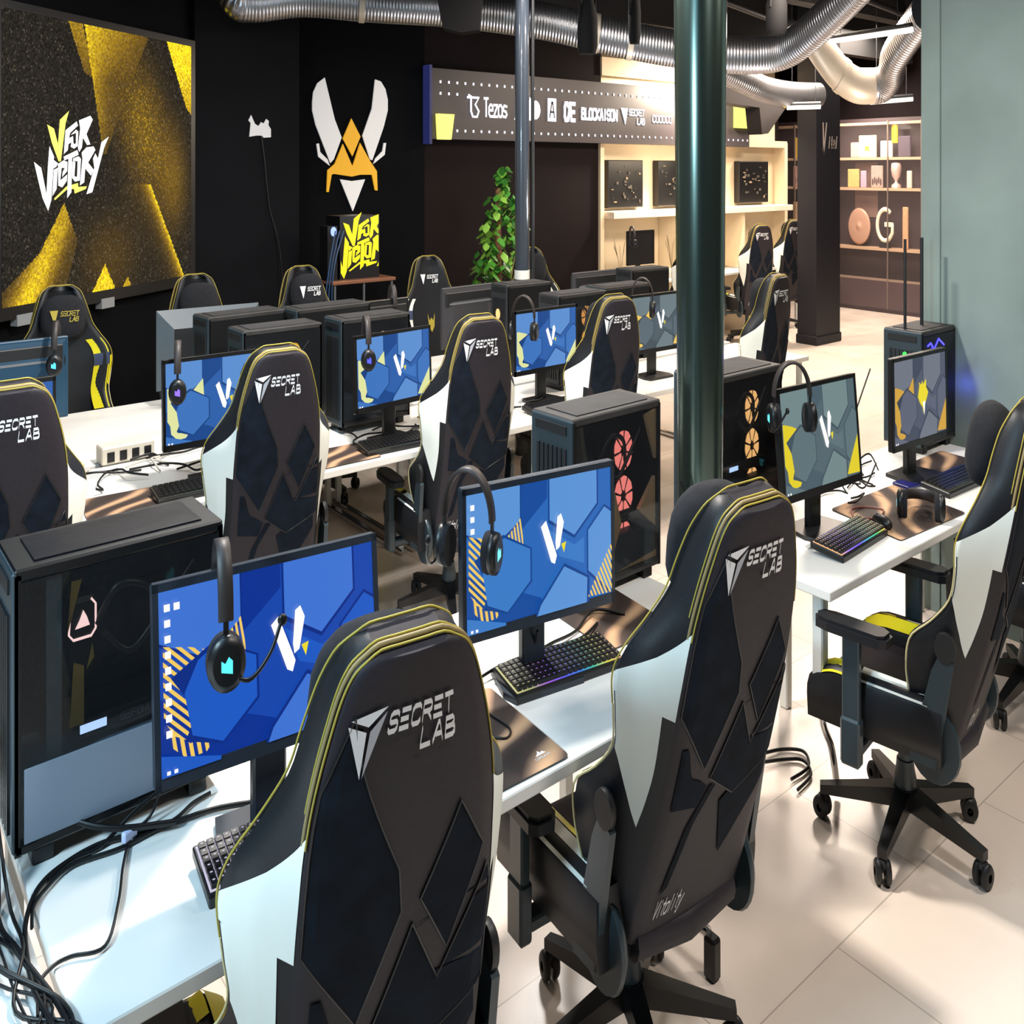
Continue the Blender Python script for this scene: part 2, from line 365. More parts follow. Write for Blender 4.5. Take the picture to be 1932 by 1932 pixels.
# columns
def round_column(name, x, y, r0, r1, m, label, base=None):
    o = MB().lathe([(r0*1.0, 0), (r0, .3), (r1, 4.2)], n=40).build(name, m, loc=(x, y, 0)); tag(o, label, 'column')
round_column('round_column', 3.18, 2.58, .090, .140, m_colpaint, 'thick glossy dark green round column between the two front desks')
t = thing('thin_pipe_column', 'thin grey steel pole rising behind the back rows beside the climbing plant', 'column', (5.754, 6.921, 0))
MB().lathe([(.072, 0), (.072, 4.2)], n=24).build('pole', m_pipe, t)
MB().lathe([(.078, 1.17), (.078, 1.23)], n=24).build('collar', m_whitemetal, t)
MB().lathe([(.018, 0), (.018, 4.2)], c=(.09, -.06, 0), n=12).build('conduit', m_dark, t)
t = thing('square_column', 'square black column with a plinth standing in the open hall', 'column', (13.3, 8.33, 0))
MB().box(-.34, .36, -.18, .17, .1, 4.2).build('shaft', m_sqcol, t); MB().box(-.36, .38, -.2, .19, 0, .1, ch=.01).build('plinth', m_sqcol, t)
b = MB(); f = lambda x, z: (x-.02, -.183, z)
text(b, 'V', f, -.16, 2.08, .10, .32, th=.11, slant=.1); text(b, 'ital', f, .02, 2.14, .05, .12, gap=.4, th=.2, slant=.2)
b.build('lettering', mat('column_letters', '9c928c', .5), t)

# ---------------------------------------------------------------- big LED screen wall with its lettering
def scr_world(a, z, d=0): return (1.334+cs*a+sn*d, 8.065+sn*a-cs*d, z)
def poly_in(px, py, poly):
    c = False; j = len(poly)-1
    for i in range(len(poly)):
        xi, yi = poly[i]; xj, yj = poly[j]
        if (yi > py) != (yj > py) and px < (xj-xi)*(py-yi)/(yj-yi)+xi: c = not c
        j = i
    return c
t = thing('led_video_wall', 'huge wall screen with gold beams on black hung on the left wall', 'screen', (0, 0, 0))
def led_color(u, v):
    rnd = random.random
    n = .005+.018*rnd()+(.06*rnd() if rnd() < .10 else 0)
    r, g, b_ = n*1.25, n*1.05, n*.75
    def add(k):
        nonlocal r, g, b_
        k *= .55+.75*rnd(); r += k*.98; g += k*(.50+.20*min(1, k)); b_ += k*.008
    # v: 1 top, 0 bottom
    if poly_in(u, v, [(.29, 1.0), (.36, 1.0), (.42, .80), (.37, .82)]): add(.40*max(.15, 1-(1-v)*3.5))
    el = .37+(1-v)*.20
    if v > .52 and u > el and u < .72-(1-v)*.5: add((1.0*math.exp(-(u-el)/(.05+.12*max(0, v-.8)/.2)))*max(.12, 1-(1-v)*1.9))
    if poly_in(u, v, [(.835, 1.0), (1, 1.0), (1, .70), (.965, .73)]): add(1.15 if v > .86 else 1.0-(.86-v)*2.5)
    g2 = math.exp(-(((u-.70)/.15)**2+((v-.62-(u-.7)*-.8)/.22)**2)); add(.17*g2 if rnd() < .85 else .42*g2)
    g3 = math.exp(-(((u-.88)/.08)**2+((v-.42)/.18)**2)); add(.13*g3)
    e = .735+(.40-v)*.54
    if v < .40 and u < min(e, .955) and u > .55: add(max(0, 1.1*math.exp(-(e-u)/.018)+.05*math.exp(-(e-u)/.10)))
    g4 = math.exp(-(((u-.5)/.13)**2+((v-.12)/.15)**2)); add(.07*g4)
    if poly_in(u, v, [(0, 0), (0, .05), (.16, .17), (.27, .34), (.335, .20), (.28, .03), (.26, .0)]):
        q = u-.10-v*.55; add(.06+.95*math.exp(-(q/.06)**2)*max(.2, 1-v*1.5))
    if poly_in(u, v, [(.41, .0), (.53, .0), (.475, .10)]): add(1.0)
    if poly_in(u, v, [(.57, .0), (.62, .0), (.60, .035)]): add(.6)
    if u < .05 or .1 < 0: pass
    return (min(r, 1.1), min(g, .95), b_, 1)
def led():
    nu, nv = 190, 150; vs = []; fs = []; cols = []
    L = 2.398
    for j in range(nv+1):
        for i in range(nu+1):
            vs.append(scr_world(-.02+(L-.02)*i/nu*1.0, 1.17+1.585*j/nv, .04))
    for j in range(nv):
        for i in range(nu):
            fs.append([j*(nu+1)+i, j*(nu+1)+i+1, (j+1)*(nu+1)+i+1, (j+1)*(nu+1)+i]); cols.append(led_color((i+.5)/nu, (j+.5)/nv))
    b = MB(); b.add(vs, fs)
    m = bpy.data.materials.new('led_picture'); m.use_nodes = True; nt = m.node_tree; p = nt.nodes['Principled BSDF']
    p.inputs['Base Color'].default_value = (.004, .004, .004, 1); p.inputs['Roughness'].default_value = .7; p.inputs['Specular IOR Level'].default_value = .05
    at = nt.nodes.new('ShaderNodeAttribute'); at.attribute_name = 'picture'; nt.links.new(at.outputs['Color'], p.inputs['Emission Color']); p.inputs['Emission Strength'].default_value = .85
    o = b.build('picture', m, t, recalc=False)
    ca = o.data.color_attributes.new('picture', 'FLOAT_COLOR', 'CORNER')
    buf = []
    for c in cols: buf += list(c)*4
    ca.data.foreach_set('color', buf)
led()
b = MB(); f = lambda x, z, h: scr_world(x, z, h)
b.prism([(-.3, 1.10), (2.43, 1.10), (2.43, 2.80), (-.3, 2.80)], f, -.10, .038); b.build('frame', m_black, t)
LOGO = {'Y': [[(0.431, 2.152), (0.505, 2.131), (0.549, 2.044), (0.57, 2.183), (0.673, 2.238), (0.633, 2.163), (0.581, 1.948), (0.556, 1.946), (0.481, 2.051)]],
'W': [[(0.293, 1.942), (0.368, 1.91), (0.424, 1.763), (0.438, 1.91), (0.456, 2.032), (0.505, 1.975), (0.477, 1.733), (0.442, 1.669), (0.382, 1.742), (0.327, 1.863)], [(0.505, 1.953), (0.549, 1.936), (0.531, 1.917), (0.502, 1.906)], [(0.502, 1.899), (0.545, 1.91), (0.534, 1.791), (0.488, 1.751)],
 [(0.549, 1.932), (0.611, 1.953), (0.655, 1.944), (0.651, 1.891), (0.596, 1.858), (0.6, 1.885), (0.625, 1.91), (0.589, 1.91), (0.575, 1.839), (0.651, 1.872), (0.647, 1.835), (0.596, 1.799), (0.552, 1.809)], [(0.614, 1.974), (0.768, 2.014), (0.783, 1.987), (0.707, 1.967), (0.7, 1.77), (0.651, 1.736), (0.666, 1.963), (0.618, 1.953)],
 [(0.719, 1.964), (0.783, 1.978), (0.81, 1.964), (0.798, 1.837), (0.741, 1.83), (0.707, 1.853), (0.712, 1.948), (0.745, 1.945), (0.734, 1.861), (0.765, 1.857), (0.772, 1.949), (0.719, 1.950)], [(0.818, 1.999), (0.876, 2.031), (0.963, 2.038), (0.983, 2.017), (0.896, 1.942), (0.963, 1.899), (0.931, 1.864), (0.861, 1.907), (0.849, 1.825), (0.798, 1.808), (0.829, 1.968)],
 [(0.955, 1.965), (0.983, 1.997), (1.016, 1.966), (1.06, 2.066), (1.152, 2.101), (1.093, 2.034), (0.947, 1.766), (0.876, 1.755), (0.971, 1.911)], [(0.633, 2.125), (0.76, 2.18), (0.775, 2.156), (0.685, 2.111), (0.673, 2.081), (0.719, 2.093), (0.722, 2.067), (0.666, 2.046), (0.659, 2.012), (0.614, 1.989)],
 [(0.692, 2.1), (0.753, 2.132), (0.779, 2.121), (0.772, 2.037), (0.73, 2.021), (0.692, 2.032), (0.712, 2.095), (0.725, 2.048), (0.752, 2.052), (0.753, 2.113), (0.715, 2.105)], [(0.787, 2.187), (0.923, 2.219), (0.951, 2.197), (0.876, 2.109), (0.923, 2.049), (0.884, 2.045), (0.833, 2.088), (0.822, 2.03), (0.791, 2.003), (0.775, 2.025), (0.802, 2.141)]],
'U': [[(0.505, 1.736), (0.644, 1.804), (0.775, 1.822), (0.779, 1.799), (0.88, 1.802), (0.868, 1.786), (0.737, 1.761), (0.73, 1.788), (0.655, 1.789), (0.516, 1.728)]]}
b = MB()
for q in LOGO['W']: b.flat(q, lambda x, z: scr_world(x, z, .045), 0)
for k in 'YU':
    for q in LOGO[k]: b.flat(q, lambda x, z: scr_world(x, z, .045), 1)
b.build('lettering', [glow('led_logo_white', 'ffffff', 1.3), glow('led_logo_yellow', 'f4f068', 1.2)], t, recalc=False)
for a, nm in ((.12, 0), (1.06, 1)):
    b = MB(); b.prism([(a, 1.06), (a+.16, 1.06), (a+.16, 1.12), (a, 1.12)], lambda x, z, h: scr_world(x, z, h), -.02, .05); b.build('bracket', mat('bracket_grey', '8b8f92', .5), t)

# ---------------------------------------------------------------- bee emblem
BW = [[(0.581, 2.653), (0.491, 2.605), (0.440, 2.53), (0.428, 2.45), (0.428, 2.382), (0.469, 2.265), (0.653, 1.955), (0.694, 1.985), (0.793, 2.165), (0.706, 2.313)], [(1.225, 2.657), (1.30, 2.642), (1.36, 2.58), (1.391, 2.49), (1.391, 2.401), (1.338, 2.262), (1.187, 1.979), (1.159, 1.986), (1.06, 2.183), (1.183, 2.412)],
 [(0.48, 2.11), (0.509, 2.114), (0.525, 2.043), (0.615, 1.984), (0.644, 1.932), (0.502, 2.006)], [(1.369, 2.125), (1.34, 2.125), (1.321, 2.056), (1.23, 1.994), (1.202, 1.948), (1.35, 2.025)], [(0.774, 1.82), (0.924, 1.805), (1.093, 1.819), (0.936, 1.556)]]
BY = [[(0.917, 2.324), (1.034, 2.175), (0.931, 2.012), (0.809, 2.157)], [(0.809, 2.112), (0.931, 1.925), (1.029, 2.122), (1.159, 1.971), (1.247, 1.887), (1.256, 1.724), (1.223, 1.727), (1.183, 1.857), (1.029, 1.857), (0.924, 1.842), (0.694, 1.865), (0.667, 1.858), (0.631, 1.716), (0.604, 1.717), (0.615, 1.895), (0.706, 1.947)]]
ab = math.atan2(-.4, 1.85); cb, sb = math.cos(ab), math.sin(ab)
bw = lambda x, z, h: (4.6+cb*x+sb*h, 10.15+sb*x-cb*h, z)
t = thing('winged_emblem', 'white and orange winged insect head emblem mounted on the black back wall', 'emblem', (0, 0, 0))
b = MB()
for q in BW: b.prism(q, bw, .01, .04)
b.build('white_pieces', mat('emblem_white', 'd8d6d4', .5, em='d8d6d4', es=.35), t)
b = MB()
for q in BY: b.prism(q, bw, .01, .04)
b.build('orange_pieces', mat('emblem_orange', 'e0a51c', .5, em='e0a51c', es=.35), t)

# torn paper with a cable on the panel
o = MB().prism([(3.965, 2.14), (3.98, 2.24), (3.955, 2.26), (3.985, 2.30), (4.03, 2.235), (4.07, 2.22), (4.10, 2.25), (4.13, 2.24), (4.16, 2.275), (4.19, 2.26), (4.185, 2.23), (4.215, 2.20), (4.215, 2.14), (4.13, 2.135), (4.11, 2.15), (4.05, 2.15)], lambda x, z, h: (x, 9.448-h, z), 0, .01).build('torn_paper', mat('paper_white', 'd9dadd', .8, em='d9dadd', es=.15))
tag(o, 'torn white paper patch stuck on the charcoal wall panel', 'paper')
tag(MB().tube(cr([(4.1, 9.435, 2.15), (4.13, 9.43, 2.0), (4.16, 9.43, 1.8), (4.2, 9.43, 1.6), (4.28, 9.42, 1.4), (4.32, 9.4, 1.2), (4.34, 9.38, .9)]), .006, 6).build('wall_cable', m_cable), 'thin cable hanging down the wall from the torn white paper', 'cable')

# ---------------------------------------------------------------- lit sponsor sign
t = thing('sponsor_sign', 'long dark lit sign with dotted rows and white sponsor logos on back wall', 'sign', (0, 0, 0))
MB().box(6.48, 13.2, 9.62, 9.75, 2.165, 2.775).build('board', mat('sign_board', '3a3436', .45), t)
MB().box(6.44, 6.48, 9.60, 9.76, 2.12, 2.80).build('end_strip', glow('end_strip_blue', '2a2f66', .6), t)
f = lambda x, z: (x, 9.612, z)
b = MB()
for z in (2.66, 2.56, 2.41, 2.24):
    k = 0; x = 6.62
    while x < 13.15:
        okk = True
        if z == 2.56: okk = x < 6.95
        if z == 2.41: okk = 6.9 < x < 7.0
        if z == 2.24 and x < 6.83: okk = False
        if okk: b.add([(x-.013, 9.614, z-.011), (x+.013, 9.614, z-.011), (x+.013, 9.614, z+.011), (x-.013, 9.614, z+.011)], [(0, 1, 2, 3)])
        x += .133
b.build('dots', m_ledwhite, t, recalc=False)
b = MB()
text(b, 'Tezos', f, 7.33, 2.38, .065, .16, gap=.25, th=.14)
b.tube([(7.06, 9.6, 2.56), (7.10, 9.6, 2.55), (7.10, 9.6, 2.42), (7.13, 9.6, 2.37), (7.2, 9.6, 2.37), (7.23, 9.6, 2.42), (7.17, 9.6, 2.48), (7.23, 9.6, 2.54), (7.04, 9.6, 2.54)], .011, 6)
for i in range(3):   # three slanted bars
    b.flat([(7.85+i*.12, 2.36), (7.95+i*.12, 2.36), (7.99+i*.1, 2.44+i*.05), (7.93+i*.1, 2.48+i*.05)], f)
b.flat([(8.24+.09*math.cos(a*.5), 2.46+.09*math.sin(a*.5)) for a in range(13)], f)
b.flat([(8.47, 2.36), (8.63, 2.36), (8.63, 2.58), (8.47, 2.58)], f)
text(b, 'CAE', f, 8.80, 2.38, .06, .16, gap=.15, th=.25)
text(b, 'BLOCKAISON', f, 9.14, 2.40, .058, .10, gap=.3, th=.28)
b.flat([(9.96, 2.53), (10.12, 2.53), (10.06, 2.36)], f)
text(b, 'SECRET', f, 10.15, 2.46, .045, .06, gap=.3, th=.25); text(b, 'LAB', f, 10.33, 2.37, .045, .06, gap=.3, th=.25)
text(b, 'COOOCO', f, 10.68, 2.40, .06, .07, gap=.3, th=.22)
b.build('logos', m_ledwhite, t, recalc=False)
b = MB(); text(b, 'A', lambda x, z: (x, 9.610, z), 8.505, 2.40, .09, .14, th=.16); b.build('logo_letter', mat('sign_board', '3a3436'), t, recalc=False)
tag(MB().prism([(6.53, 2.38), (6.79, 2.38), (6.74, 2.16), (6.55, 2.16)], lambda x, z, h: (x, 9.60-h, z), 0, .06).build('yellow_lightbox', m_yellowled), 'small tapered yellow light box at the left end of the lit sign', 'light box')
tag(MB().prism([(12.72, 2.66), (13.22, 2.66), (13.22, 2.38), (12.72, 2.38)], lambda x, z, h: (x, 9.60-h, z), 0, .06).build('yellow_lightbox', m_yellowled), 'square yellow light box at the right end of the lit sign', 'light box')

# ---------------------------------------------------------------- gaming chair
TAB = [(0.00, .225, .240, .15), (.08, .232, .285, .18), (.16, .230, .315, .215), (.25, .226, .332, .225), (.32, .224, .315, .175), (.40, .222, .308, .135), (.48, .221, .325, .135), (.56, .220, .335, .15), (.62, .217, .315, .14), (.68, .213, .262, .125), (.74, .204, .212, .115), (.80, .188, .186, .112), (.86, .166, .161, .105), (.90, .148, .143, .092), (.925, .130, .125, .082), (.941, .108, .103, .074), (.95, .078, .075, .068)]
DARK_P = [[(-.80, .85), (-.36, .70), (-.08, .60), (-.03, .53), (-.42, .375), (-.97, .515), (-.97, .75)], [(.58, .665), (.86, .575), (.50, .43), (.17, .535)],
 [(.10, .50), (.42, .385), (.93, .535), (.985, .50), (.985, .325), (.25, .275), (-.27, .345)], [(-.24, .325), (-.12, .325), (-.40, .245), (-.60, .09), (-.70, .085), (-.52, .24)],
 [(.02, .275), (.88, .33), (.92, .27), (.26, .12)], [(-.86, .44), (-.76, .44), (-.62, .365), (-.30, .335), (-.40, .285), (-.86, .30)]]
def chair(loc, rz, rec=10, low=0, label='', arm=.62, arms=True, base=True, pillow=True, style='white', base_rot=104, front=False, group='gaming chairs', logo2=True):
    root = thing('gaming_chair', label, 'chair', loc, rz, group)
    R = math.radians(rec); py0, pz0 = -.245, .385-low; ca, sa = math.cos(R), math.sin(R)
    def bp(x, t_, s): s2 = s*.985; return (x, py0-s2*sa+t_*ca-.028*math.sin(math.pi*min(max(s/.95, 0), 1)), pz0+s2*ca+t_*sa)
    S = [i*.90/50 for i in range(50)]+[.90+i*.05/14 for i in range(15)]
    secs = []
    for s in S:
        wr, wf, t_ = (interp(TAB, s, k) for k in (1, 2, 3))
        ce = .55 if s < .7 else .8
        tc = min(.085, t_*.75)
        if s > .88: tc = tc+(t_*.98-tc)*min(1, (s-.88)/.045)
        P = [(-wr, 0), (-wr*.95, -.009), (-wr*.8, -.016), (-wr*.4, -.0205), (0, -.022), (wr*.4, -.0205), (wr*.8, -.016), (wr*.95, -.009), (wr, 0), (wr+(wf-wr)*.55, t_*.45), (wf, t_*.92), (wf-.018, t_), (wf-.05, t_*.98), (wf*.62, tc), (0, tc*.92), (-wf*.62, tc), (-wf+.05, t_*.98), (-wf+.018, t_), (-wf, t_*.92), (-(wr+(wf-wr)*.55), t_*.45)]
        secs.append([bp(x, y, s) for x, y in P])
    n = len(secs[0]); vs = [p for r in secs for p in r]
    def fm(k, s):  # material by place
        if 0 <= k < 8: return 1                       # rear panel
        if 9 <= k < 15: return 0
        return 0
    b = MB()
    for i in range(len(S)-1):
        pass
    F = []; 
    b.add(vs, [], 0)
    for i in range(len(S)-1):
        for k in range(n):
            b.f.append([i*n+k, i*n+(k+1) % n, (i+1)*n+(k+1) % n, (i+1)*n+k]); b.mi.append(fm(k, S[i])); b.sm.append(True)
    b.f.append(list(range(n))); b.mi.append(1); b.sm.append(False)
    b.f.append([(len(S)-1)*n+k for k in range(n)]); b.mi.append(1); b.sm.append(False)
    b.build('backrest', [m_leatherblk, m_leather], root)
    # wings
    def side(f, s, sg, off=.0025):
        wr, wf, t_ = (interp(TAB, s, k) for k in (1, 2, 3))
        if f < .5: x = wr+(wf-wr)*.55*f*2; y = t_*.45*f*2
        elif f < .92: q = (f-.5)/.42; x = wr+(wf-wr)*.55+(wf-wr)*.45*q; y = t_*(.45+.47*q)
        else: q = (f-.92)/.08; x = wf-.018*q; y = t_*(.92+.08*q)
        return bp(sg*(x+off), y, s)
    for sg in (-1, 1):
        b = MB(); fine = 14
        P = []
        for i in range(fine+1):
            f_ = i/fine; P.append([side(f_, .53+j/14*((.715-.155*f_)-.53), sg) for j in range(15)])
        b.grid(P, 0 if style != 'yellow' else 1)
        P = []
        for i in range(fine+1):
            f_ = .2+.8*i/fine; lo = .265+.16*(f_-.2)/.8; P.append([side(f_, lo+j/14*(.53-lo), sg) for j in range(15)])
        b.grid(P, 0 if style != 'yellow' else 1)
        w_ = b.build('side_wing', [m_wing, m_wingyel], root); w_['label'] = 'white side bolster cover' if style != 'yellow' else 'yellow side bolster cover'
    if front:
        for sg in (-1, 1):   # front faces of the bolsters
            b = MB()
            def fr(f_, s, o=.004):
                wf, t_ = interp(TAB, s, 2), interp(TAB, s, 3); return bp(sg*(wf-.02-.10*f_), t_*.99-.045*f_+o, s)
            b.grid([[fr(i/6, .30+j/16*.36) for j in range(17)] for i in range(7)], 0)
            b.grid([[fr(i/6, .52+j/8*(.06), .008) for j in range(9)] for i in range(7)], 1)
            b.build('front_bolster', [m_wingyel if (style == 'yellow') else m_wing, m_wingblue], root)
    # dark pattern, piping, logo on the rear
    def rp(u, s, off=.0035):
        wr = interp(TAB, s, 1); a_ = abs(u); K = ((0, .022), (.4, .0205), (.8, .016), (.95, .009), (1.01, -.001)); d = off
        for (p0, q0), (p1, q1) in zip(K, K[1:]):
            if p0 <= a_ <= p1: d = off+q0+(q1-q0)*(a_-p0)/(p1-p0)
        return bp(u*wr, -d, s)
    b = MB()
    def sub(poly):
        # split the polygon into thin rows so it hugs the curved rear
        ys = [p[1] for p in poly]; y0, y1 = min(ys), max(ys); N = max(6, int((y1-y0)/.015))
        for i in range(N):
            a, c = y0+(y1-y0)*i/N, y0+(y1-y0)*(i+1)/N
            def xs(y):
                r = []
                for p, q in zip(poly, poly[1:]+poly[:1]):
                    if (p[1] <= y) != (q[1] <= y): r.append(p[0]+(q[0]-p[0])*(y-p[1])/(q[1]-p[1]))
                return sorted(r)
            xa, xc = xs(a+1e-6), xs(c-1e-6)
            if len(xa) < 2 or len(xc) < 2: continue
            for j in range(0, min(len(xa), len(xc))-1, 2):
                l0, r0, l1, r1 = xa[j], xa[j+1], xc[j], xc[j+1]
                for k in range(8):
                    q0, q1 = k/8, (k+1)/8
                    b.add([rp(l0+(r0-l0)*q0, a), rp(l0+(r0-l0)*q1, a), rp(l1+(r1-l1)*q1, c), rp(l1+(r1-l1)*q0, c)], [(0, 1, 2, 3)], 0)
    PP = [[(u, v+.03) for u, v in q] for q in DARK_P]
    for q in PP: sub(q)
    b.build('suede_pattern', m_suede, root, recalc=False)
    b = MB()
    for q in PP[:3]:
        b.tube([rp(u, s, .003) for (u, s) in [(a[0]+(c[0]-a[0])*k/5, a[1]+(c[1]-a[1])*k/5) for a, c in zip(q, q[1:]+q[:1]) for k in range(5)]+[q[0]]], .0022, 5)
    b.build('seams', m_black, root)
    b = MB(); s0 = .70
    def edge(fx, ty, s0, r, m, kw):
        pts = [bp(-interp(TAB, s, kw)-r*.4, fx(s), s) for s in [s0+i*(.945-s0)/22 for i in range(23)]]
        top = [bp(interp(TAB, .95, kw)*q, fx(.95), .955) for q in (-.9, -.4, 0, .4, .9)]
        pts2 = [(-p[0], p[1], p[2]) for p in reversed(pts)]
        b.tube(cr(pts+top+pts2, 2), r, 6, m)
    edge(lambda s: -.002, 0, .70, .0022, 0, 1); edge(lambda s: .022, 0, .70, .0022, 0, 1); edge(lambda s: interp(TAB, s, 3)*.98, 0, .50, .0024, 0, 2)
    edge(lambda s: .010, 0, .70, .0045, 1, 1)
    b.build('piping', [m_piping, m_goldtrim], root)
    # hip piping
    for sg in (-1, 1): MB().tube([bp(sg*interp(TAB, s, 2), interp(TAB, s, 3)*.97, s) for s in [.02+i*.48/24 for i in range(25)]], .003, 6).build('hip_piping', mat('piping_cream', 'd9cf9c', .5), root)
    b = MB()
    # triangle mark
    lo = lambda x, y: rp(x-.19, y+.042, .006)
    A, B_ = (-.66, .835), (-.20, .845)
    b.flat([A, B_, (-.42, .822)], lo, 0); b.flat([(-.68, .828), (-.435, .815), (-.42, .750)], lo, 0); b.flat([(-.39, .815), (-.205, .838), (-.395, .750)], lo, 1)
    fn = lo
    text(b, 'SECRET', fn, -.17, .806, .115, .026, gap=.3, th=.30, slant=1.0); text(b, 'LAB', fn, .26, .768, .12, .027, gap=.3, th=.30, slant=1.0)
    b.build('logo_print', [m_silver, m_silver2], root, recalc=False)
    b = MB()
    fn = lambda x, y: rp(x, y, .006)
    if logo2: text(b, 'Vitality', fn, -.74, .060, .055, .042, gap=.1, th=.14, slant=1.2); b.build('script_print', m_silver, root, recalc=False)
    # bottom roll of the backrest
    b = MB(); b.tube([bp(-.20, .0, -.012), bp(0, -.02, -.02), bp(.20, .0, -.012)], .035, 10); b.build('bottom_roll', m_leather, root)
    if pillow:
        b = MB(); b.ell((0, 0, 0), (.155, .07, .115), fn=lambda p: bp(p[0], interp(TAB, .80, 3)+.055+p[1]-.3*p[0]*p[0]*4*.4, .775+p[2]), e=.75)
        o = b.build('head_pillow', m_velour, root); 
        if front:
            bb = MB(); fq = lambda x, y: bp(-x, interp(TAB, .8, 3)+.129, .775+y)
            if style == 'yellow' or front == 'logo':
                bb.flat([(-.10, .03), (-.045, .03), (-.07, -.045)], fq); text(bb, 'SECRET', fq, -.03, .0, .016, .022, gap=.3, th=.2, slant=.3); text(bb, 'LAB', fq, .03, -.03, .016, .022, gap=.3, th=.2, slant=.3)
                bb.build('pillow_logo', m_piping if style == 'yellow' else m_silver, o, recalc=False)
    elif front:
        bb = MB(); fq = lambda x, y: bp(-x, .085, .775+y)
        bb.flat([(-.10, .05), (-.045, .05), (-.07, -.02)], fq); text(bb, 'SECRET', fq, -.03, .02, .016, .022, gap=.3, th=.2, slant=.3); text(bb, 'LAB', fq, .03, -.01, .016, .022, gap=.3, th=.2, slant=.3)
        bb.build('front_logo', m_silver, root, recalc=False)
        bb = MB(); bb.flat([(-.04, -.22), (-.02, -.27), (0, -.25), (.02, -.27), (.04, -.22), (.03, -.31), (0, -.35), (-.03, -.31)], fq); bb.build('emblem', m_piping, root, recalc=False)
    # hinge parts
    for sg in (-1, 1):
        b = MB(); b.lathe([(.095, -.018), (.10, -.006), (.085, .014), (.05, .02)], c=(sg*.268, -.20, .40), axis='x', n=24); b.build('hinge_cover', m_hinge, root)
        b = MB(); c = bp(0, .10, .28); b.lathe([(.038, -.012), (.04, .005), (.03, .012)], c=(sg*.318, c[1], c[2]), axis='x', n=20); b.build('hinge_knob', m_dark, root)
        p = bp(0, .10, .24); q = (0, -.17, .36)
        b = MB(); b.prism([(p[1]-.045, p[2]), (p[1], p[2]+.03), (p[1]+.035, p[2]-.03), (q[1]+.05, q[2]), (q[1]-.05, q[2])], lambda y, z, h: (sg*h, y, z), .305, .328); b.build('hinge_arm', m_hinge, root)
    # seat
    def loft(name, prof, ys, mats, m=0, widen=None):
        b = MB(); P = []
        for i, y in enumerate(ys):
            q = prof(y); P.append([(x, y, z) for x, z in q]+[(q[0][0], y, q[0][1])])
        b.grid(P, m); b.add(P[0][:-1], [list(range(len(P[0])-1))], m); b.add(P[-1][:-1], [list(range(len(P[0])-1))], m)
        return b
    ys = [-.24+i*.53/14 for i in range(15)]
    def seatprof(y):
        e = max(0, (y-.20)/.09); z = .48-.03*e*e; w_ = .215
        return [(-w_, .40), (w_, .40), (w_, z-.01), (w_*.6, z-.02), (0, z-.02), (-w_*.6, z-.02), (-w_, z-.01)]
    loft('seat', seatprof, ys, None).build('seat', m_leather, root)
    for sg in (-1, 1):
        def bol(y):
            e = max(0, (y-.16)/.13); z = .525-.05*e*e; w0 = .20
            return [(sg*w0, .365), (sg*.325, .365), (sg*.335, .43), (sg*.332, z-.02), (sg*.31, z), (sg*.25, z), (sg*w0, z-.03)]
        loft('seat_bolster', bol, ys, None).build('seat_bolster', m_leatherblk, root)
        b = MB()
        def st(x0, x1, y0, y1, m):
            P = []
            for i in range(9):
                y = y0+(y1-y0)*i/8; e = max(0, (y-.16)/.13); z = .525-.05*e*e+.007
                P.append([(sg*x0, y, z-(.03 if x0 < .22 else 0)*(0 if x0 >= .235 else 1)*(.25-x0)/.05*.9), (sg*x1, y, z if x1 <= .31 else z-(x1-.31)*.87)])
            b.grid(P, m)
        st(.205, .252, -.18, .26, 1); st(.257, .330, -.19, .08, 0); st(.257, .330, .13, .23, 1)
        b.build('seat_stripe', [m_wing, m_wingyel], root)
        b = MB()
    b = MB(); b.box(-.25, .25, -.22, .27, .355, .39, ch=.01); b.box(-.10, .10, -.14, .14, .31, .36, ch=.01); b.box(-.29, -.24, -.24, .18, .36, .44, ch=.01); b.box(.24, .29, -.24, .18, .36, .44, ch=.01)
    b.build('seat_pan', m_dark, root)
    if arms:
        for sg in (-1, 1):
            g = MB(); g.box(sg*.358, sg*.392, .05, .12, .33, arm-.03, ch=.006); g.box(sg*.15, sg*.392, .055, .115, .315, .345, ch=.006); g.box(sg*.351, sg*.399, .045, .125, .30, .43, ch=.008)
            a_ = g.build('armrest_post', m_hinge, root)
            g = MB(); pz = arm
            prof = [(-.055, -.13), (-.035, -.155), (.02, -.16), (.045, -.13), (.05, .08), (.035, .13), (0, .145), (-.035, .13), (-.05, .08)]
            g.prism(prof, lambda x, y, z: (sg*(.375)+x, y+.09, z), pz-.028, pz-.006); g.prism([(x*.86, y*.93) for x, y in prof], lambda x, y, z: (sg*.375+x, y+.09, z), pz-.006, pz+.004)
            g.build('armrest_pad', m_leatherblk, root)
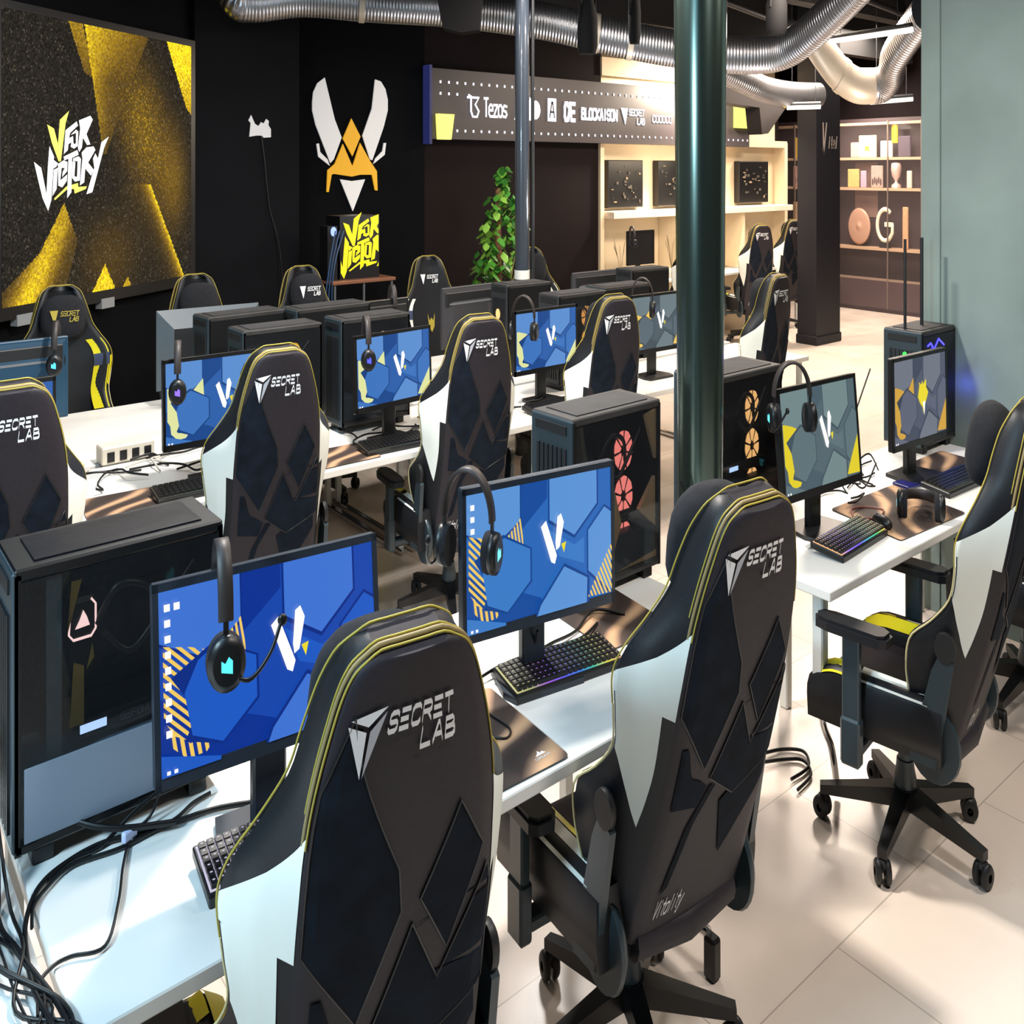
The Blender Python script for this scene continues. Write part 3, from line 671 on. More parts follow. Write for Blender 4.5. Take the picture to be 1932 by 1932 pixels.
    if base:
        b = MB(); b.lathe([(.028, .13), (.028, .31)], n=16); b.lathe([(.045, .09), (.045, .17), (.036, .20), (.034, .22)], n=20); b.build('gas_lift', m_hinge, root)
        g = MB(); g.tube([(.05, -.05, .335), (.22, -.06, .33), (.30, -.05, .325)], .007, 6); g.build('lever', m_black, root)
        b = MB(); b.lathe([(.05, .085), (.055, .11), (.05, .145)], n=20)
        for k in range(5):
            a = math.radians(base_rot+72*k); c, s_ = math.cos(a), math.sin(a)
            def q(r, w_, z): return (c*r-s_*w_, s_*r+c*w_, z)
            vs = [q(.03, -.032, .145), q(.03, .032, .145), q(.03, .032, .09), q(.03, -.032, .09), q(.345, -.018, .098), q(.345, .018, .098), q(.345, .018, .072), q(.345, -.018, .072)]
            b.add(vs, [(0, 1, 2, 3), (4, 5, 6, 7), (0, 1, 5, 4), (1, 2, 6, 5), (2, 3, 7, 6), (3, 0, 4, 7)])
        b.build('star_base', m_black, root)
        for k in range(5):
            a = math.radians(base_rot+72*k); c, s_ = math.cos(a), math.sin(a); r = .335
            b = MB(); th = a+1.1+k; ax = Vector((math.cos(th), math.sin(th), 0)); o0 = Vector((c*r, s_*r, .034))
            for sgn in (-1, 1):
                P = []
                for rr, h in ((.012, -.010), (.031, -.010), (.034, -.004), (.034, .004), (.029, .011), (.012, .012)):
                    P.append([tuple(o0+ax*(sgn*.018+h*sgn)+Vector((-ax.y, ax.x, 0))*rr*math.cos(u)+Vector((0, 0, 1))*rr*math.sin(u)) for u in [2*math.pi*j/18 for j in range(19)]])
                b.grid(P)
            b.tube([o0+Vector((0, 0, 0)), o0+Vector((0, 0, .05))], .008, 8); b.box(o0.x-.018, o0.x+.018, o0.y-.018, o0.y+.018, .045, .068, ch=.006)
            b.build('caster', m_dark, root)
    return root

# ---------------------------------------------------------------- monitors
def pal(name, bg, hexl, hexm, dark, s):
    return [glow('scr_%s_bg' % name, bg, s), glow('scr_%s_light' % name, hexl, s), glow('scr_%s_mid' % name, hexm, s), glow('scr_%s_dark' % name, dark, s), glow('scr_white', 'f7f4f4', 1.0), glow('scr_%s_stripe' % name, {'teal': 'd9c52a', 'violet': 'c79a3c', 'light': 'd8dc9c'}.get(name, 'e8c25e'), .9), glow('scr_yellow', 'e2d02c', .9), glow('scr_%s_edge' % name, dark, s*.8)]
PALS = {'deep': ('1747ac', '3f74d4', '1e5ac4', '0a3292'), 'blue': ('2b68b8', '5c95d8', '3c7cc8', '164c9c'), 'light': ('2f62ac', '5d90d2', '3f76c0', '1d4a8e'), 'teal': ('61757d', '829a9c', '6c8288', '566a76'), 'violet': ('5c6478', '7d8492', '6a7084', '4a5266'), 'grey': ('5d6b75', '7e8f96', '697984', '515d68')}  # teal, violet, grey: oblique reflection washed into the screen colours
PM = {k: pal(k, *v, .8 if k in ('deep', 'blue', 'light') else .62) for k, v in PALS.items()}
def wallpaper(W, Hh, z0, y, style, parent, T, variant=0):
    b = MB(T); ly = [0]
    def F(poly, m):
        ly[0] += 1; d = y-.0002*ly[0]
        P = []
        for i, p in enumerate(poly): P.append((min(max(p[0], 0), 1), min(max(p[1], 0), 1)))
        b.flat(P, lambda u, v: (-W/2+u*W, d, z0+v*Hh), m)
    F([(0, 0), (1, 0), (1, 1), (0, 1)], 0)
    F([(.0, .42), (.5, .12), (.5, .0), (0, 0)], 3); F([(.36, 1), (.54, 1), (.54, .86), (.36, .66)], 3)
    F([(.55, .62), (.73, .46), (.80, .50), (.80, .30), (.62, .40)], 2)
    F([(0, .70), (.18, .57), (.36, .72), (.36, 1), (0, 1)], 7); F([(0, .72), (.18, .59), (.352, .735), (.352, 1), (0, 1)], 1)
    F([(.545, .67), (.73, .51), (.905, .73), (.905, 1), (.545, 1)], 7); F([(.555, .69), (.73, .535), (.895, .74), (.895, 1), (.555, 1)], 1)
    F([(.82, .55), (.95, .72), (1, .67), (1, .0), (.95, .06), (.82, .22)], 7); F([(.83, .545), (.95, .70), (1, .65), (1, .02), (.95, .09), (.83, .235)], 1 if style == 'blue' else 2)
    # striped wing left
    def stripes(poly, n, ang, m, wdt=.5):
        ys = 0
        c, s = math.cos(ang), math.sin(ang)
        pr = [(p[0]*c*1.78+p[1]*s) for p in poly]; lo, hi = min(pr), max(pr)
        for i in range(n):
            a, e = lo+(hi-lo)*i/n, lo+(hi-lo)*(i+wdt)/n
            q = list(poly)
            for sign, lim in ((1, a), (-1, e)):
                out = []
                for p1, p2 in zip(q, q[1:]+q[:1]):
                    d1 = sign*((p1[0]*c*1.78+p1[1]*s)-lim); d2 = sign*((p2[0]*c*1.78+p2[1]*s)-lim)
                    if d1 >= 0: out.append(p1)
                    if (d1 >= 0) != (d2 >= 0): t_ = d1/(d1-d2); out.append((p1[0]+(p2[0]-p1[0])*t_, p1[1]+(p2[1]-p1[1])*t_))
                q = out
                if len(q) < 3: break
            if len(q) >= 3: F(q, m)
    wd = .5 if style in ('deep', 'blue') else 1.0
    nn = 12 if style in ('deep', 'blue') else 1
    stripes([(.015, .70), (.13, .66), (.24, .60), (.22, .35), (.12, .15), (.06, .20), (.015, .30)], nn, .9, 5, wd)
    stripes([(.25, .62), (.36, .77), (.37, .55), (.30, .55)], max(1, nn//2), .2, 5, wd)
    stripes([(.04, .26), (.12, .14), (.24, .16), (.19, .07), (.11, .06), (.05, .14)], max(1, nn//2), .2, 5, wd)
    F([(.045, .52), (.235, .665), (.425, .52), (.425, .27), (.26, .08), (.10, .16), (.15, .3)], 7); F([(.10, .42), (.16, .58), (.24, .64), (.415, .515), (.415, .28), (.26, .095), (.13, .18)], 2)
    F([(0, .12), (.25, .02), (.25, 0), (0, 0)], 2)
    F([(.47, .08), (.65, .345), (.83, .20), (.83, 0), (.45, 0)], 7); F([(.485, .075), (.65, .32), (.815, .19), (.81, 0), (.46, 0)], 1)
    stripes([(.82, .04), (.86, .14), (.995, .42), (.995, .03)], nn, .55 if nn > 1 else 0, 5, wd)
    if variant == 0:
        F([(.485, .66), (.52, .70), (.595, .42), (.58, .36), (.555, .38)], 4); F([(.60, .71), (.625, .73), (.645, .66), (.615, .48), (.59, .46), (.585, .52)], 4)
        F([(.625, .50), (.66, .51), (.645, .43)], 6)
    else:
        F([(.44, .52), (.47, .66), (.46, .70), (.50, .66), (.53, .71), (.54, .66), (.60, .72), (.60, .62), (.64, .55), (.60, .46), (.57, .40), (.55, .30), (.53, .38), (.48, .44)], 6); F([(.53, .45), (.58, .45), (.56, .28)], 4)
    if style in ('deep', 'blue'):
        for k in range(3 if style == 'blue' else 9):
            v = .93-k*.085
            F([(.02, v), (.045, v), (.045, v-.04), (.02, v-.04)], 4)
        if style == 'deep': F([(.06, .93), (.085, .93), (.085, .89), (.06, .89)], 4)
    F([(.02, .035), (.035, .035), (.035, .015), (.02, .015)], 4); F([(.05, .035), (.065, .035), (.065, .015), (.05, .015)], 4)
    b.build('screen', PM[style], parent, recalc=False)
def monitor(x0, y0, x1, y1, zb, zt, style, label, tilt=0, lit=True, desk=.745, variant=0, back='plain', m_b=None, group='monitors on the desks'):
    """a screen whose front lower edge runs from (x0, y0) to (x1, y1)"""
    rz = math.atan2(y1-y0, x1-x0); W = math.hypot(x1-x0, y1-y0); cx, cy = (x0+x1)/2, (y0+y1)/2
    root = thing('monitor', label, 'monitor', (cx, cy, desk), rz, group)
    z0, z1 = zb-desk, zt-desk; tt = math.radians(tilt); fr = .014; mb_ = m_b or m_black
    def T(p):
        q = p[2]-z0; y = p[1]; return (p[0], y*math.cos(tt)+q*math.sin(tt), z0+q*math.cos(tt)-y*math.sin(tt))
    b = MB(T); h = z1-z0
    b.box(-W/2, W/2, 0, .03, z0, z1, ch=.004)
    b.add([(-W/2+.01, .03, z0+.01), (W/2-.01, .03, z0+.01), (W/2-.01, .03, z1-.01), (-W/2+.01, .03, z1-.01), (-W*.33, .055, z0+h*.12), (W*.33, .055, z0+h*.12), (W*.33, .055, z0+h*.72), (-W*.33, .055, z0+h*.72)], [(0, 1, 5, 4), (1, 2, 6, 5), (2, 3, 7, 6), (3, 0, 4, 7), (4, 5, 6, 7)], 0)
    b.build('housing', mb_, root)
    b = MB(T); e = fr
    b.box(-W/2, W/2, -.005, 0, z0, z0+e*1.7); b.box(-W/2, W/2, -.005, 0, z1-e, z1); b.box(-W/2, -W/2+e, -.005, 0, z0, z1); b.box(W/2-e, W/2, -.005, 0, z0, z1)
    b.build('bezel', mb_, root)
    if lit: wallpaper(W-2*fr, h-2.4*fr, z0+1.4*fr, -.0005, style, root, T, variant)
    b = MB(); b.box(-.045, .045, .05, .085, .01, z0+h*.45, ch=.006); b.box(-.05, .05, .03, .06, z0+h*.3, z0+h*.5, ch=.005); b.build('stand_neck', mb_, root)
    b = MB(); b.prism([(-.13, -.06), (.13, -.06), (.15, .0), (.12, .14), (-.12, .14), (-.15, 0)], lambda x, y, z: (x, y, z), 0, .014); b.build('stand_base', mb_, root)
    if back == 'frame':
        b = MB(T); b.add([(-W/2-.004, .031, z0), (W/2+.004, .031, z0), (W/2+.004, .031, z1+.004), (-W/2-.004, .031, z1+.004), (-W*.36, .012+.09, z0+h*.1), (W*.36, .102, z0+h*.1), (W*.36, .102, z1-h*.22), (-W*.36, .102, z1-h*.22)], [(0, 1, 5, 4), (1, 2, 6, 5), (2, 3, 7, 6), (3, 0, 4, 7)], 0)
        b.add([(-W*.36, .102, z0+h*.1), (W*.36, .102, z0+h*.1), (W*.36, .102, z1-h*.22), (-W*.36, .102, z1-h*.22)], [(0, 1, 2, 3)], 1)
        b.build('rear_cover', [mat('grey_lit', '4d5860', .45), m_dark], root)
    elif back == 'slots':
        b = MB(T); b.box(-W*.45, W*.45, .031, .05, z1-.11, z1-.03, 0, ch=.004); b.box(-W*.4, W*.4, .05, .058, z1-.10, z1-.09, 1); b.build('rear_cover', [m_dark, mat('rim_grey', '6d6f73', .5)], root)
    return root

# ---------------------------------------------------------------- computer towers
def tower(x, y, rz, label, L=.52, Wd=.24, Hh=.5, z=.745, led='ff8f88', style='fans', frontc=None, topm=None, inside=True, flip=False, solid=False, group='computer towers on the desks'):
    """x, y: front left corner (viewed from the camera); window on the -Y side, vented front on the -X end"""
    root = thing('computer_tower', label, 'computer', (x, y, z), rz, group)
    fc = frontc or m_steel; tm = topm or m_pctop
    b = MB()
    b.box(0, L, 0, Wd, Hh-.022, Hh, 0, ch=.004); b.box(0, L, 0, Wd, .03, .05, 0, ch=.004)
    b.box(0, L, Wd-.012, Wd, .03, Hh-.01, 1); b.box(L-.012, L, 0, Wd, .03, Hh-.01, 1)
    for px in (0, L-.015): b.box(px, px+.015, 0, .012, .03, Hh-.01, 1)
    b.box(.01, L-.01, .008, Wd-.01, .05, .052, 1)
    if solid: b.box(.0, L, 0, .006, .04, Hh-.02, 1)
    b.build('case', [tm, m_black], root)
    b = MB(); b.box(-.006, .012, .0, Wd, .035, Hh-.004, 0, ch=.004)
    for i in range(7): b.box(-.012, -.006, .03+i*.026, .045+i*.026, .06, Hh-.08, 1)
    b.box(-.011, -.006, .03, Wd-.03, Hh-.045, Hh-.02, 1)
    b.build('front_panel', [fc, m_dark], root)
    b = MB()
    for px in (.04, L-.09): b.box(px, px+.05, .01, Wd-.01, 0, .03, ch=.004)
    b.build('foot', m_black, root)
    b = MB(); b.box(.05, L-.05, .03, Wd-.03, Hh, Hh+.003); b.build('top_filter', mat('filter_gloss', '14151b', .28, bump=1, nscale=7) if style == 'pump' else mat('filter_dark', '2a2a2c', .75, noise=.3, nscale=8), root)
    if solid: return root
    b = MB(); b.box(.03, L-.02, Wd-.03, Wd-.014, .06, Hh-.03); b.build('mainboard_tray', mat('tray', '101216', .7), root)
    b = MB(); b.box(.12, L-.04, Wd-.045, Wd-.031, .2, Hh-.05); b.box(L-.20, L-.10, Wd-.06, Wd-.045, .30, .38); b.box(.16, .2, Wd-.07, Wd-.045, .24, Hh-.07); b.build('mainboard', mat('board', '1c2128', .6, noise=.5, nscale=60), root)
    b = MB(); b.box(.13, L-.05, .05, Wd-.05, .165, .20, 0, ch=.004); b.box(.16, .225, .047, .05, .176, .190, 1)
    b.build('graphics_card', [m_black, glow('card_light', 'a9c8ff', 2.2)], root)
    b = MB(); text(b, 'GEFORCE', lambda x, z_: (x, .0465, z_), .26, .176, .011, .013, gap=.3, th=.2); b.build('card_lettering', m_grey, root, recalc=False)
    b = MB(); b.box(.02, L-.02, .014, Wd-.014, .05, .15, 0); b.build('power_shroud', mat('shroud_lit' if style == 'pump' else 'shroud', '7d94a8' if style == 'pump' else '2c3742', .5), root)
    lm = glow('fan_light_'+led, led, 1.5)
    if style == 'fans':
        for i in range(3):
            b = MB(); c = (.34, Wd*.45, .085+.125*i+.02)
            c = (L-.17, .045+.02, .11+.128*i)
            # fan ring facing the window with hexagonal lit blades
            b.lathe([(.058, -.004), (.058, .012)], c=c, axis='y', n=24, m=0)
            for k in range(7):
                a0 = 2*math.pi*k/7+i*.4
                P = [(c[0]+.014*math.cos(a0), c[2]+.014*math.sin(a0)), (c[0]+.056*math.cos(a0-.15), c[2]+.056*math.sin(a0-.15)), (c[0]+.058*math.cos(a0+.2), c[2]+.058*math.sin(a0+.2)), (c[0]+.056*math.cos(a0+.6), c[2]+.056*math.sin(a0+.6)), (c[0]+.02*math.cos(a0+.6), c[2]+.02*math.sin(a0+.6))]
                b.flat(P, lambda u, v: (u, c[1]-.008, v), 1)
            b.build('cooling_fan', [m_black, lm], root)
    elif style == 'pump':
        b = MB(); c = (.165, .05, .375); s = .036
        b.box(c[0]-s, c[0]+s, c[1], c[1]+.05, c[2]-s, c[2]+s, 0, ch=.008)
        b.tube([(c[0]-s*.8, c[1]-.003, c[2]+s*.5), (c[0]-s*.9, c[1]-.003, c[2]-s*.6), (c[0]-s*.6, c[1]-.003, c[2]-s*.9), (c[0]+s*.6, c[1]-.003, c[2]-s*.9), (c[0]+s*.9, c[1]-.003, c[2]-s*.6), (c[0]+s*.9, c[1]-.003, c[2]+s*.6), (c[0]+s*.6, c[1]-.003, c[2]+s*.9)], .0025, 6, 1)
        b.flat([(c[0]-s*.5, c[2]-s*.4), (c[0]+s*.5, c[2]-s*.35), (c[0]+s*.3, c[2]+s*.1), (c[0]+.002, c[2]+s*.45), (c[0]-s*.2, c[2])], lambda u, v: (u, c[1]-.004, v), 1)
        b.build('cooler_pump', [m_black, glow('pump_light', 'ffd9d6', 1.8)], root)
        b = MB(); b.box(.075, .11, .02, .03, .05, Hh-.03); b.build('bracket', mat('bracket_teal', '40535a', .4), root)
        b = MB()
        for i in range(3):
            c2 = (L-.06, .05, .13+.11*i); b.lathe([(.045, -.004), (.045, .012)], c=c2, axis='y', n=20, m=0)
            b.flat([(c2[0]-.02, c2[2]-.03), (c2[0]+.01, c2[2]-.035), (c2[0]+.015, c2[2]+.03), (c2[0]-.01, c2[2]+.035)], lambda u, v: (u, c2[1]-.007, v), 1)
        b.build('cooling_fan', [m_black, glow('fan_gold', 'd99a3a', 1.1)], root)
    if style == 'pump':
        b = MB(); b.box(.02, L-.02, -.0065, -.004, .05, .172, 0); b.build('reflection_panel', mat('lower_panel', '8391a3', .45), root)  # grey sheet paints the bright reflection on the lower glass
        b = MB()
        for q in ([(.125, .36), (.16, .45), (.135, .45)], [(.13, .20), (.165, .20), (.165, .30), (.14, .31)], [(.17, .29), (.19, .31), (.185, .335)]): b.flat(q, lambda x, z_: (x, .03, z_))
        b.build('brass_part', mat('brass_part', '8a742e', .5), root)
    b = MB(); b.tube(cr([(.2, .05, .36), (.25, .035, .42), (.33, .04, .40), (.36, .06, .33)]), .008, 6); b.tube(cr([(.22, .05, .34), (.28, .035, .30), (.35, .04, .34), (L-.06, .06, .42)]), .007, 6); b.build('cooling_hoses', m_black, root)
    b = MB(); b.box(.012, L-.012, -.004, .0, .045, Hh-.022); b.build('glass_panel', M_GLASS, root)
    return root

# ---------------------------------------------------------------- peripherals
KM = {'rainbow': m_keys('keys_rainbow', ['c9c58a', '9ca069', '9a58c8', '5a56d8', '3a6fd8', '3fb89a', 'd8cf4a', 'c98a8a'], .9), 'violet': m_keys('keys_violet', ['e8b060', '9a74ff', '7a5cff', '46b8c0', '56d07a', 'f0c040'], 1.1), 'white': m_keys('keys_white', ['e8e4ff', 'c0b8e0', 'b0a0d0'], .6), 'dim': m_keys('keys_dim', ['6a6450', '5a6a60', '706488'], .5)}
def keyboard(x, y, rz, label, style='rainbow', z=.745, W=.44, D=.16, hi=True):
    root = thing('keyboard', label, 'keyboard', (x, y, z), rz, 'keyboards')
    def T(p): return (p[0], p[1], p[2]+(p[1]+D/2)*.09)
    b = MB(T); b.box(-W/2, W/2, -D/2, D/2, .0, .020, ch=.003); b.build('body', m_black, root)
    b = MB(T); b.box(-W/2+.006, W/2-.006, -D/2+.012, D/2-.01, .020, .0215); b.build('light_plate', KM[style], root)
    b = MB(T)
    nx, ny = (21, 6) if hi else (15, 5)
    px, py = (W-.016)/nx, (D-.026)/ny
    for j in range(ny):
        i = 0
        while i < nx:
            wd = 6 if (j == 0 and i == 4 and hi) else 1
            b.box(-W/2+.008+i*px+.0022, -W/2+.008+(i+wd)*px-.0022, -D/2+.013+j*py+.0022, -D/2+.013+(j+1)*py-.0022, .022, .030); i += wd
    b.build('keycaps', m_black, root)
    if hi:
        b = MB(T)
        for j in range(ny):
            for i in range(nx):
                cx, cy = -W/2+.008+(i+.5)*px, -D/2+.013+(j+.6)*py
                b.add([(cx-.003, cy-.0015, .0304), (cx+.003, cy-.0015, .0304), (cx+.003, cy+.002, .0304), (cx-.003, cy+.002, .0304)], [(0, 1, 2, 3)])
        b.build('key_legends', KM[style], root, recalc=False)
    return root
def headset(x, y, z, rz, label, led='5fd8e8', mic=True, lay=False, R=.085):
    """hangs from the top of its band; cups on the local +X and -X sides"""
    root = thing('headset', label, 'headset', (x, y, z), rz, 'gaming headsets')
    if lay: T = lambda p: (p[0], p[2]+.1, -p[1]+.045)
    else: T = None
    b = MB(T); P = []
    for i in range(25):
        a = math.pi*i/24; P.append((-R*math.cos(a), 0, -.105+.105*math.sin(a)*1.0))
    vs = []
    prof = [(-.018, 0), (-.016, .005), (.016, .005), (.018, 0), (.016, -.005), (-.016, -.005)]
    rows = []
    for i, p in enumerate(P):
        a = math.pi*i/24; nx, nz = -math.cos(a), math.sin(a)
        rows.append([(p[0]+nx*q[1], q[0], p[2]+nz*q[1]) for q in prof+prof[:1]])
    b.grid(rows); b.build('headband', mat('headband', '2c2625', .5), root)
    for sg in (-1, 1):
        b = MB(T); b.box(sg*R-.004, sg*R+.004, -.006, .006, -.15, -.10); b.lathe([(.043, -.004), (.046, .004), (.044, .018), (.032, .024)] if sg > 0 else [(.032, -.024), (.044, -.018), (.046, -.004), (.043, .004)], c=(sg*R, 0, -.17), axis='x', n=24)
        c = b.build('earcup', m_black, root)
        b = MB(T); b.lathe([(.044, -.022), (.046, -.012), (.044, -.003)] if sg > 0 else [(.044, .003), (.046, .012), (.044, .022)], c=(sg*R, 0, -.17), axis='x', n=24); b.build('ear_cushion', m_velour, c)
        b = MB(T)
        xx = sg*(R+.0245); b.add([(xx, -.013, -.183), (xx, .013, -.178), (xx, .013, -.160), (xx, .004, -.165), (xx, -.004, -.155), (xx, -.013, -.162)], [(0, 1, 2, 3, 4, 5)]); b.build('cup_light', glow('cup_'+led, led, 1.6), c, recalc=False)
    if mic:
        b = MB(T); b.tube(cr([(-R-.01, 0, -.18), (-R-.02, -.05, -.2), (-R-.01, -.10, -.17), (-R+.01, -.13, -.13)]), .004, 6); b.ell((-R+.012, -.135, -.125), (.008, .012, .010)); b.build('microphone', m_black, root)
    return root
def mousepad(pts, label, corner=None):
    cx = sum(p[0] for p in pts)/4; cy = sum(p[1] for p in pts)/4
    P = []
    n = len(pts)
    for i in range(n):
        a, c, d = Vector(pts[i-1]), Vector(pts[i]), Vector(pts[(i+1) % n]); r = .018
        u = (a-c).normalized()*r; v = (d-c).normalized()*r
        for t_ in (0, .25, .5, .75, 1): q = c+u*(1-t_)**2+v*t_**2; P.append((q.x-cx, q.y-cy))
    o = thing('mouse_mat', label, 'mouse mat', (cx, cy, .7455), 0, 'mouse mats')
    MB().prism(P, lambda x, y, z: (x, y, z), 0, .004, 0, 1).build('mat', [M_PAD, m_black], o)
    if corner:
        b = MB(); x, y = corner[0]-cx, corner[1]-cy
        fn = lambda u, v: (x+u, y+v, .0046)
        b.flat([(-.02, 0), (.02, 0), (.012, .012), (.004, .008), (0, .02), (-.006, .010)], fn); text(b, 'CORSAIR', fn, -.028, -.014, .0062, .008, gap=.3, th=.16); b.build('logo', m_silver, o, recalc=False)
def mouse(x, y, rz, label, m=None):
    o = thing('mouse', label, 'mouse', (x, y, .75), rz, 'computer mice')
    MB().ell((0, 0, .012), (.032, .060, .024), fn=lambda p: (p[0]*(1-.12*math.cos(p[1]*30)), p[1], max(p[2], 0)+.0005)).build('shell', m or m_black, o)
    MB().box(-.004, .004, .02, .04, .028, .036, ch=.002).build('wheel', m_grey, o)
NC = [0]
def cable(pts, r, label, m=None, k=6, group='loose cables on the desks'):
    o = MB().tube(cr(pts, k), r, 7).build('cable', m or m_cable); tag(o, label, 'cable', group); return o

# ---------------------------------------------------------------- desks
def desk(x0, x1, y0, y1, label, z=.745, legs=(-1, 1), th=.028):
    o = thing('desk', label, 'desk', ((x0+x1)/2, (y0+y1)/2, 0)); w_, d_ = (x1-x0)/2, (y1-y0)/2
    MB().box(-w_, w_, -d_, d_, z-th, z, ch=.003).build('top', m_white, o)
    if legs:
        for sx in legs:
            for sy in (-1, 1):
                MB().box(sx*(w_-.06), sx*(w_-.02), sy*(d_-.06), sy*(d_-.10), .02, z-th).build('leg', m_whitemetal, o)
            MB().box(sx*(w_-.065), sx*(w_-.015), -d_+.02, d_-.02, .0, .03, ch=.006).build('foot', m_chrome, o)
    MB().box(-w_+.06, w_-.06, d_-.09, d_-.06, z-.12, z-th).build('rail', m_whitemetal, o)
    return o
o = desk(.455, 2.86, 1.93, 2.86, 'white desk in the front row holding the two nearest blue monitors', legs=(-1,))
MB().box(.87, .91, .36, .40, .10, .717).build('leg', m_whitemetal, o)
MB().tube([(.885, .40, .10), (.885, -.37, .10)], .016, 12).build('foot_rail', m_chrome, o)
MB().box(.862, .908, -.41, -.36, .0, .10, ch=.008).build('foot', m_black, o)
o = desk(3.33, 5.72, 2.03, 2.88, 'white desk on the right running up to the grey green wall', legs=())
for (lx, ly) in ((-1.15, -.36), (-.42, .30), (1.15, .36)): MB().box(lx, lx+.05, ly, ly+.05, .46 if ly < 0 else .0, .717, ch=.006).build('leg', m_whitemetal, o)
MB().tube(cr([(-1.125, -.335, .47), (-1.10, -.33, .34), (-.98, -.30, .22), (-.80, -.22, .02)]), .014, 10).build('bent_leg', m_chrome, o)
desk(-1.2, .435, 1.6, 2.9, 'pale desk at the far left corner crossed by black cables', z=.742)
desk(.3, 2.18, 4.66, 5.56, 'white second row desk on the left behind the first aisle chairs')
desk(2.2, 4.1, 4.66, 5.56, 'white second row desk in the middle with the gold lit tower')
desk(4.12, 7.4, 4.73, 5.56, 'white second row desk on the right beyond the round column')
desk(.3, 3.6, 5.62, 6.92, 'white back row desk on the left in front of the video wall')
desk(3.62, 7.4, 5.62, 6.92, 'white back row desk on the right in front of the thin pole')
# cable tray box with sockets on the second row
t = thing('power_strip', 'cream box with black sockets lying among cables on second row desk', 'power strip', (1.58, 5.62, .746), .02)
MB().box(-.14, .16, -.06, .06, 0, .07, ch=.006).build('body', mat('strip_cream', 'd8cfbf', .5), t)
for i in range(4): MB().box(-.11+i*.07, -.07+i*.07, -.064, -.06, .012, .05).build('socket', m_black, t)
t = thing('power_adapter', 'small beige adapter block on the second row desk beside the socket box', 'adapter', (1.25, 5.5, .746), .1)
MB().box(-.07, .07, -.05, .05, 0, .05, ch=.008).build('body', mat('adapter_beige', 'cbbf9f', .5), t)
t = thing('paper_sheet', 'white sheet of paper lying on the desk behind the blue gamer headset', 'paper', (1.05, 5.25, .746), .25)
MB().box(-.15, .15, -.11, .11, 0, .002).build('sheet', mat('paper', 'e6ebf2', .6), t)

# ---------------------------------------------------------------- chairs
D2 = math.radians
chair((1.045, 2.0, 0), D2(-7), 14, .03, 'nearest high back gaming chair, black with white side, cut by the bottom edge', arm=.60)
chair((2.15, 2.04, 0), D2(-5), 19, -.015, 'gaming chair with white side left of the bright floor, before the round column', arm=.61)
chair((3.73, 1.92, 0), D2(9), 17, .0, 'rightmost full gaming chair with all five base legs visible on the floor', arm=.68, base_rot=112)
chB = chair((1.95, 4.62, 0), D2(-4), 13, 0, 'second row gaming chair in front of the monitor with the purple lit headset', arm=.62)
rowB = [((3.33, 4.74, 0), D2(-8), 'second row gaming chair seen between the two front monitors and mid aisle'), ((4.58, 4.84, 0), D2(-6), 'second row gaming chair directly left of the thick round column'),
        ((6.50, 4.90, 0), D2(6), 'second row gaming chair right of the thick round column'), ((.72, 4.60, 0), D2(2), 'gaming chair cut by the left edge with only part of its back showing')]
for p, r, l in rowB: dup(chB, p, r, l)
chair((5.15, 1.98, 0), D2(4), 12, 0, 'gaming chair mostly beyond the right edge, only its base showing', arm=.62)
chair((1.60, 7.02, 0), D2(176), 12, 0, 'yellow sided gaming chair facing the camera under the video wall', style='yellow', front=True, arms=False)
chC = chair((2.65, 7.12, 0), D2(176), 12, 0, 'empty gaming chair facing the camera below the right end of the video wall', front='plain', arms=False)
chair((3.64, 7.15, 0), D2(177), 12, 0, 'gaming chair with silver pillow logo facing the camera, left of the yellow lettered box', front='logo', arms=False)
chair((5.02, 7.22, 0), D2(172), 12, 0, 'gaming chair with small yellow crest facing the camera, right of the yellow lettered box', front='logo', pillow=False, arms=False)
dup(chC, (6.42, 7.35, 0), D2(165), 'gaming chair facing the camera beside the foot of the thin pole')
dup(chB, (12.35, 9.05, 0), D2(-20), 'distant gaming chair at the beige counter just right of the round column')
dup(chB, (13.95, 9.55, 0), D2(-15), 'distant gaming chair at the right end of the beige counter')
dup(chB, (10.25, 8.75, 0), D2(-8), 'distant gaming chair at the beige counter just left of the round column')

# ---------------------------------------------------------------- screens
monitor(.695, 2.215, 1.285, 2.15, .900, 1.225, 'deep', 'nearest monitor at lower left with deep blue hexagon wallpaper', tilt=8, m_b=mat('bezel_slate', '222b36', .4))
monitor(1.685, 2.325, 2.275, 2.228, .885, 1.217, 'blue', 'bright blue monitor behind the left white desk with headset on its corner', tilt=1, m_b=mat('bezel_slate', '222b36', .4))
monitor(3.555, 2.40, 4.155, 2.36, .875, 1.225, 'teal', 'grey green monitor right of the round column with headset over its left edge', tilt=7)
monitor(4.665, 2.47, 5.225, 2.44, .875, 1.215, 'violet', 'greyish violet monitor with orange shapes standing by the grey green wall', tilt=1, variant=1)
monitor(.48, 4.91, 1.055, 4.90, .885, 1.215, 'light', 'blue monitor at the left edge behind the cut off chair', tilt=0)
monitor(1.585, 4.92, 2.17, 4.90, .885, 1.215, 'light', 'blue monitor with orange shapes left of the mid aisle chair, headset over its left side', tilt=2)
monitor(2.73, 4.88, 3.33, 4.94, .895, 1.215, 'light', 'blue monitor in the second row in front of the open framed black tower', tilt=3)
monitor(4.10, 5.02, 4.72, 5.02, .90, 1.215, 'light', 'smaller looking blue monitor in the second row left of the round column', tilt=0)
monitor(5.35, 5.05, 5.95, 5.02, .89, 1.215, 'grey', 'grey monitor partly hidden by the thick round column', tilt=0)
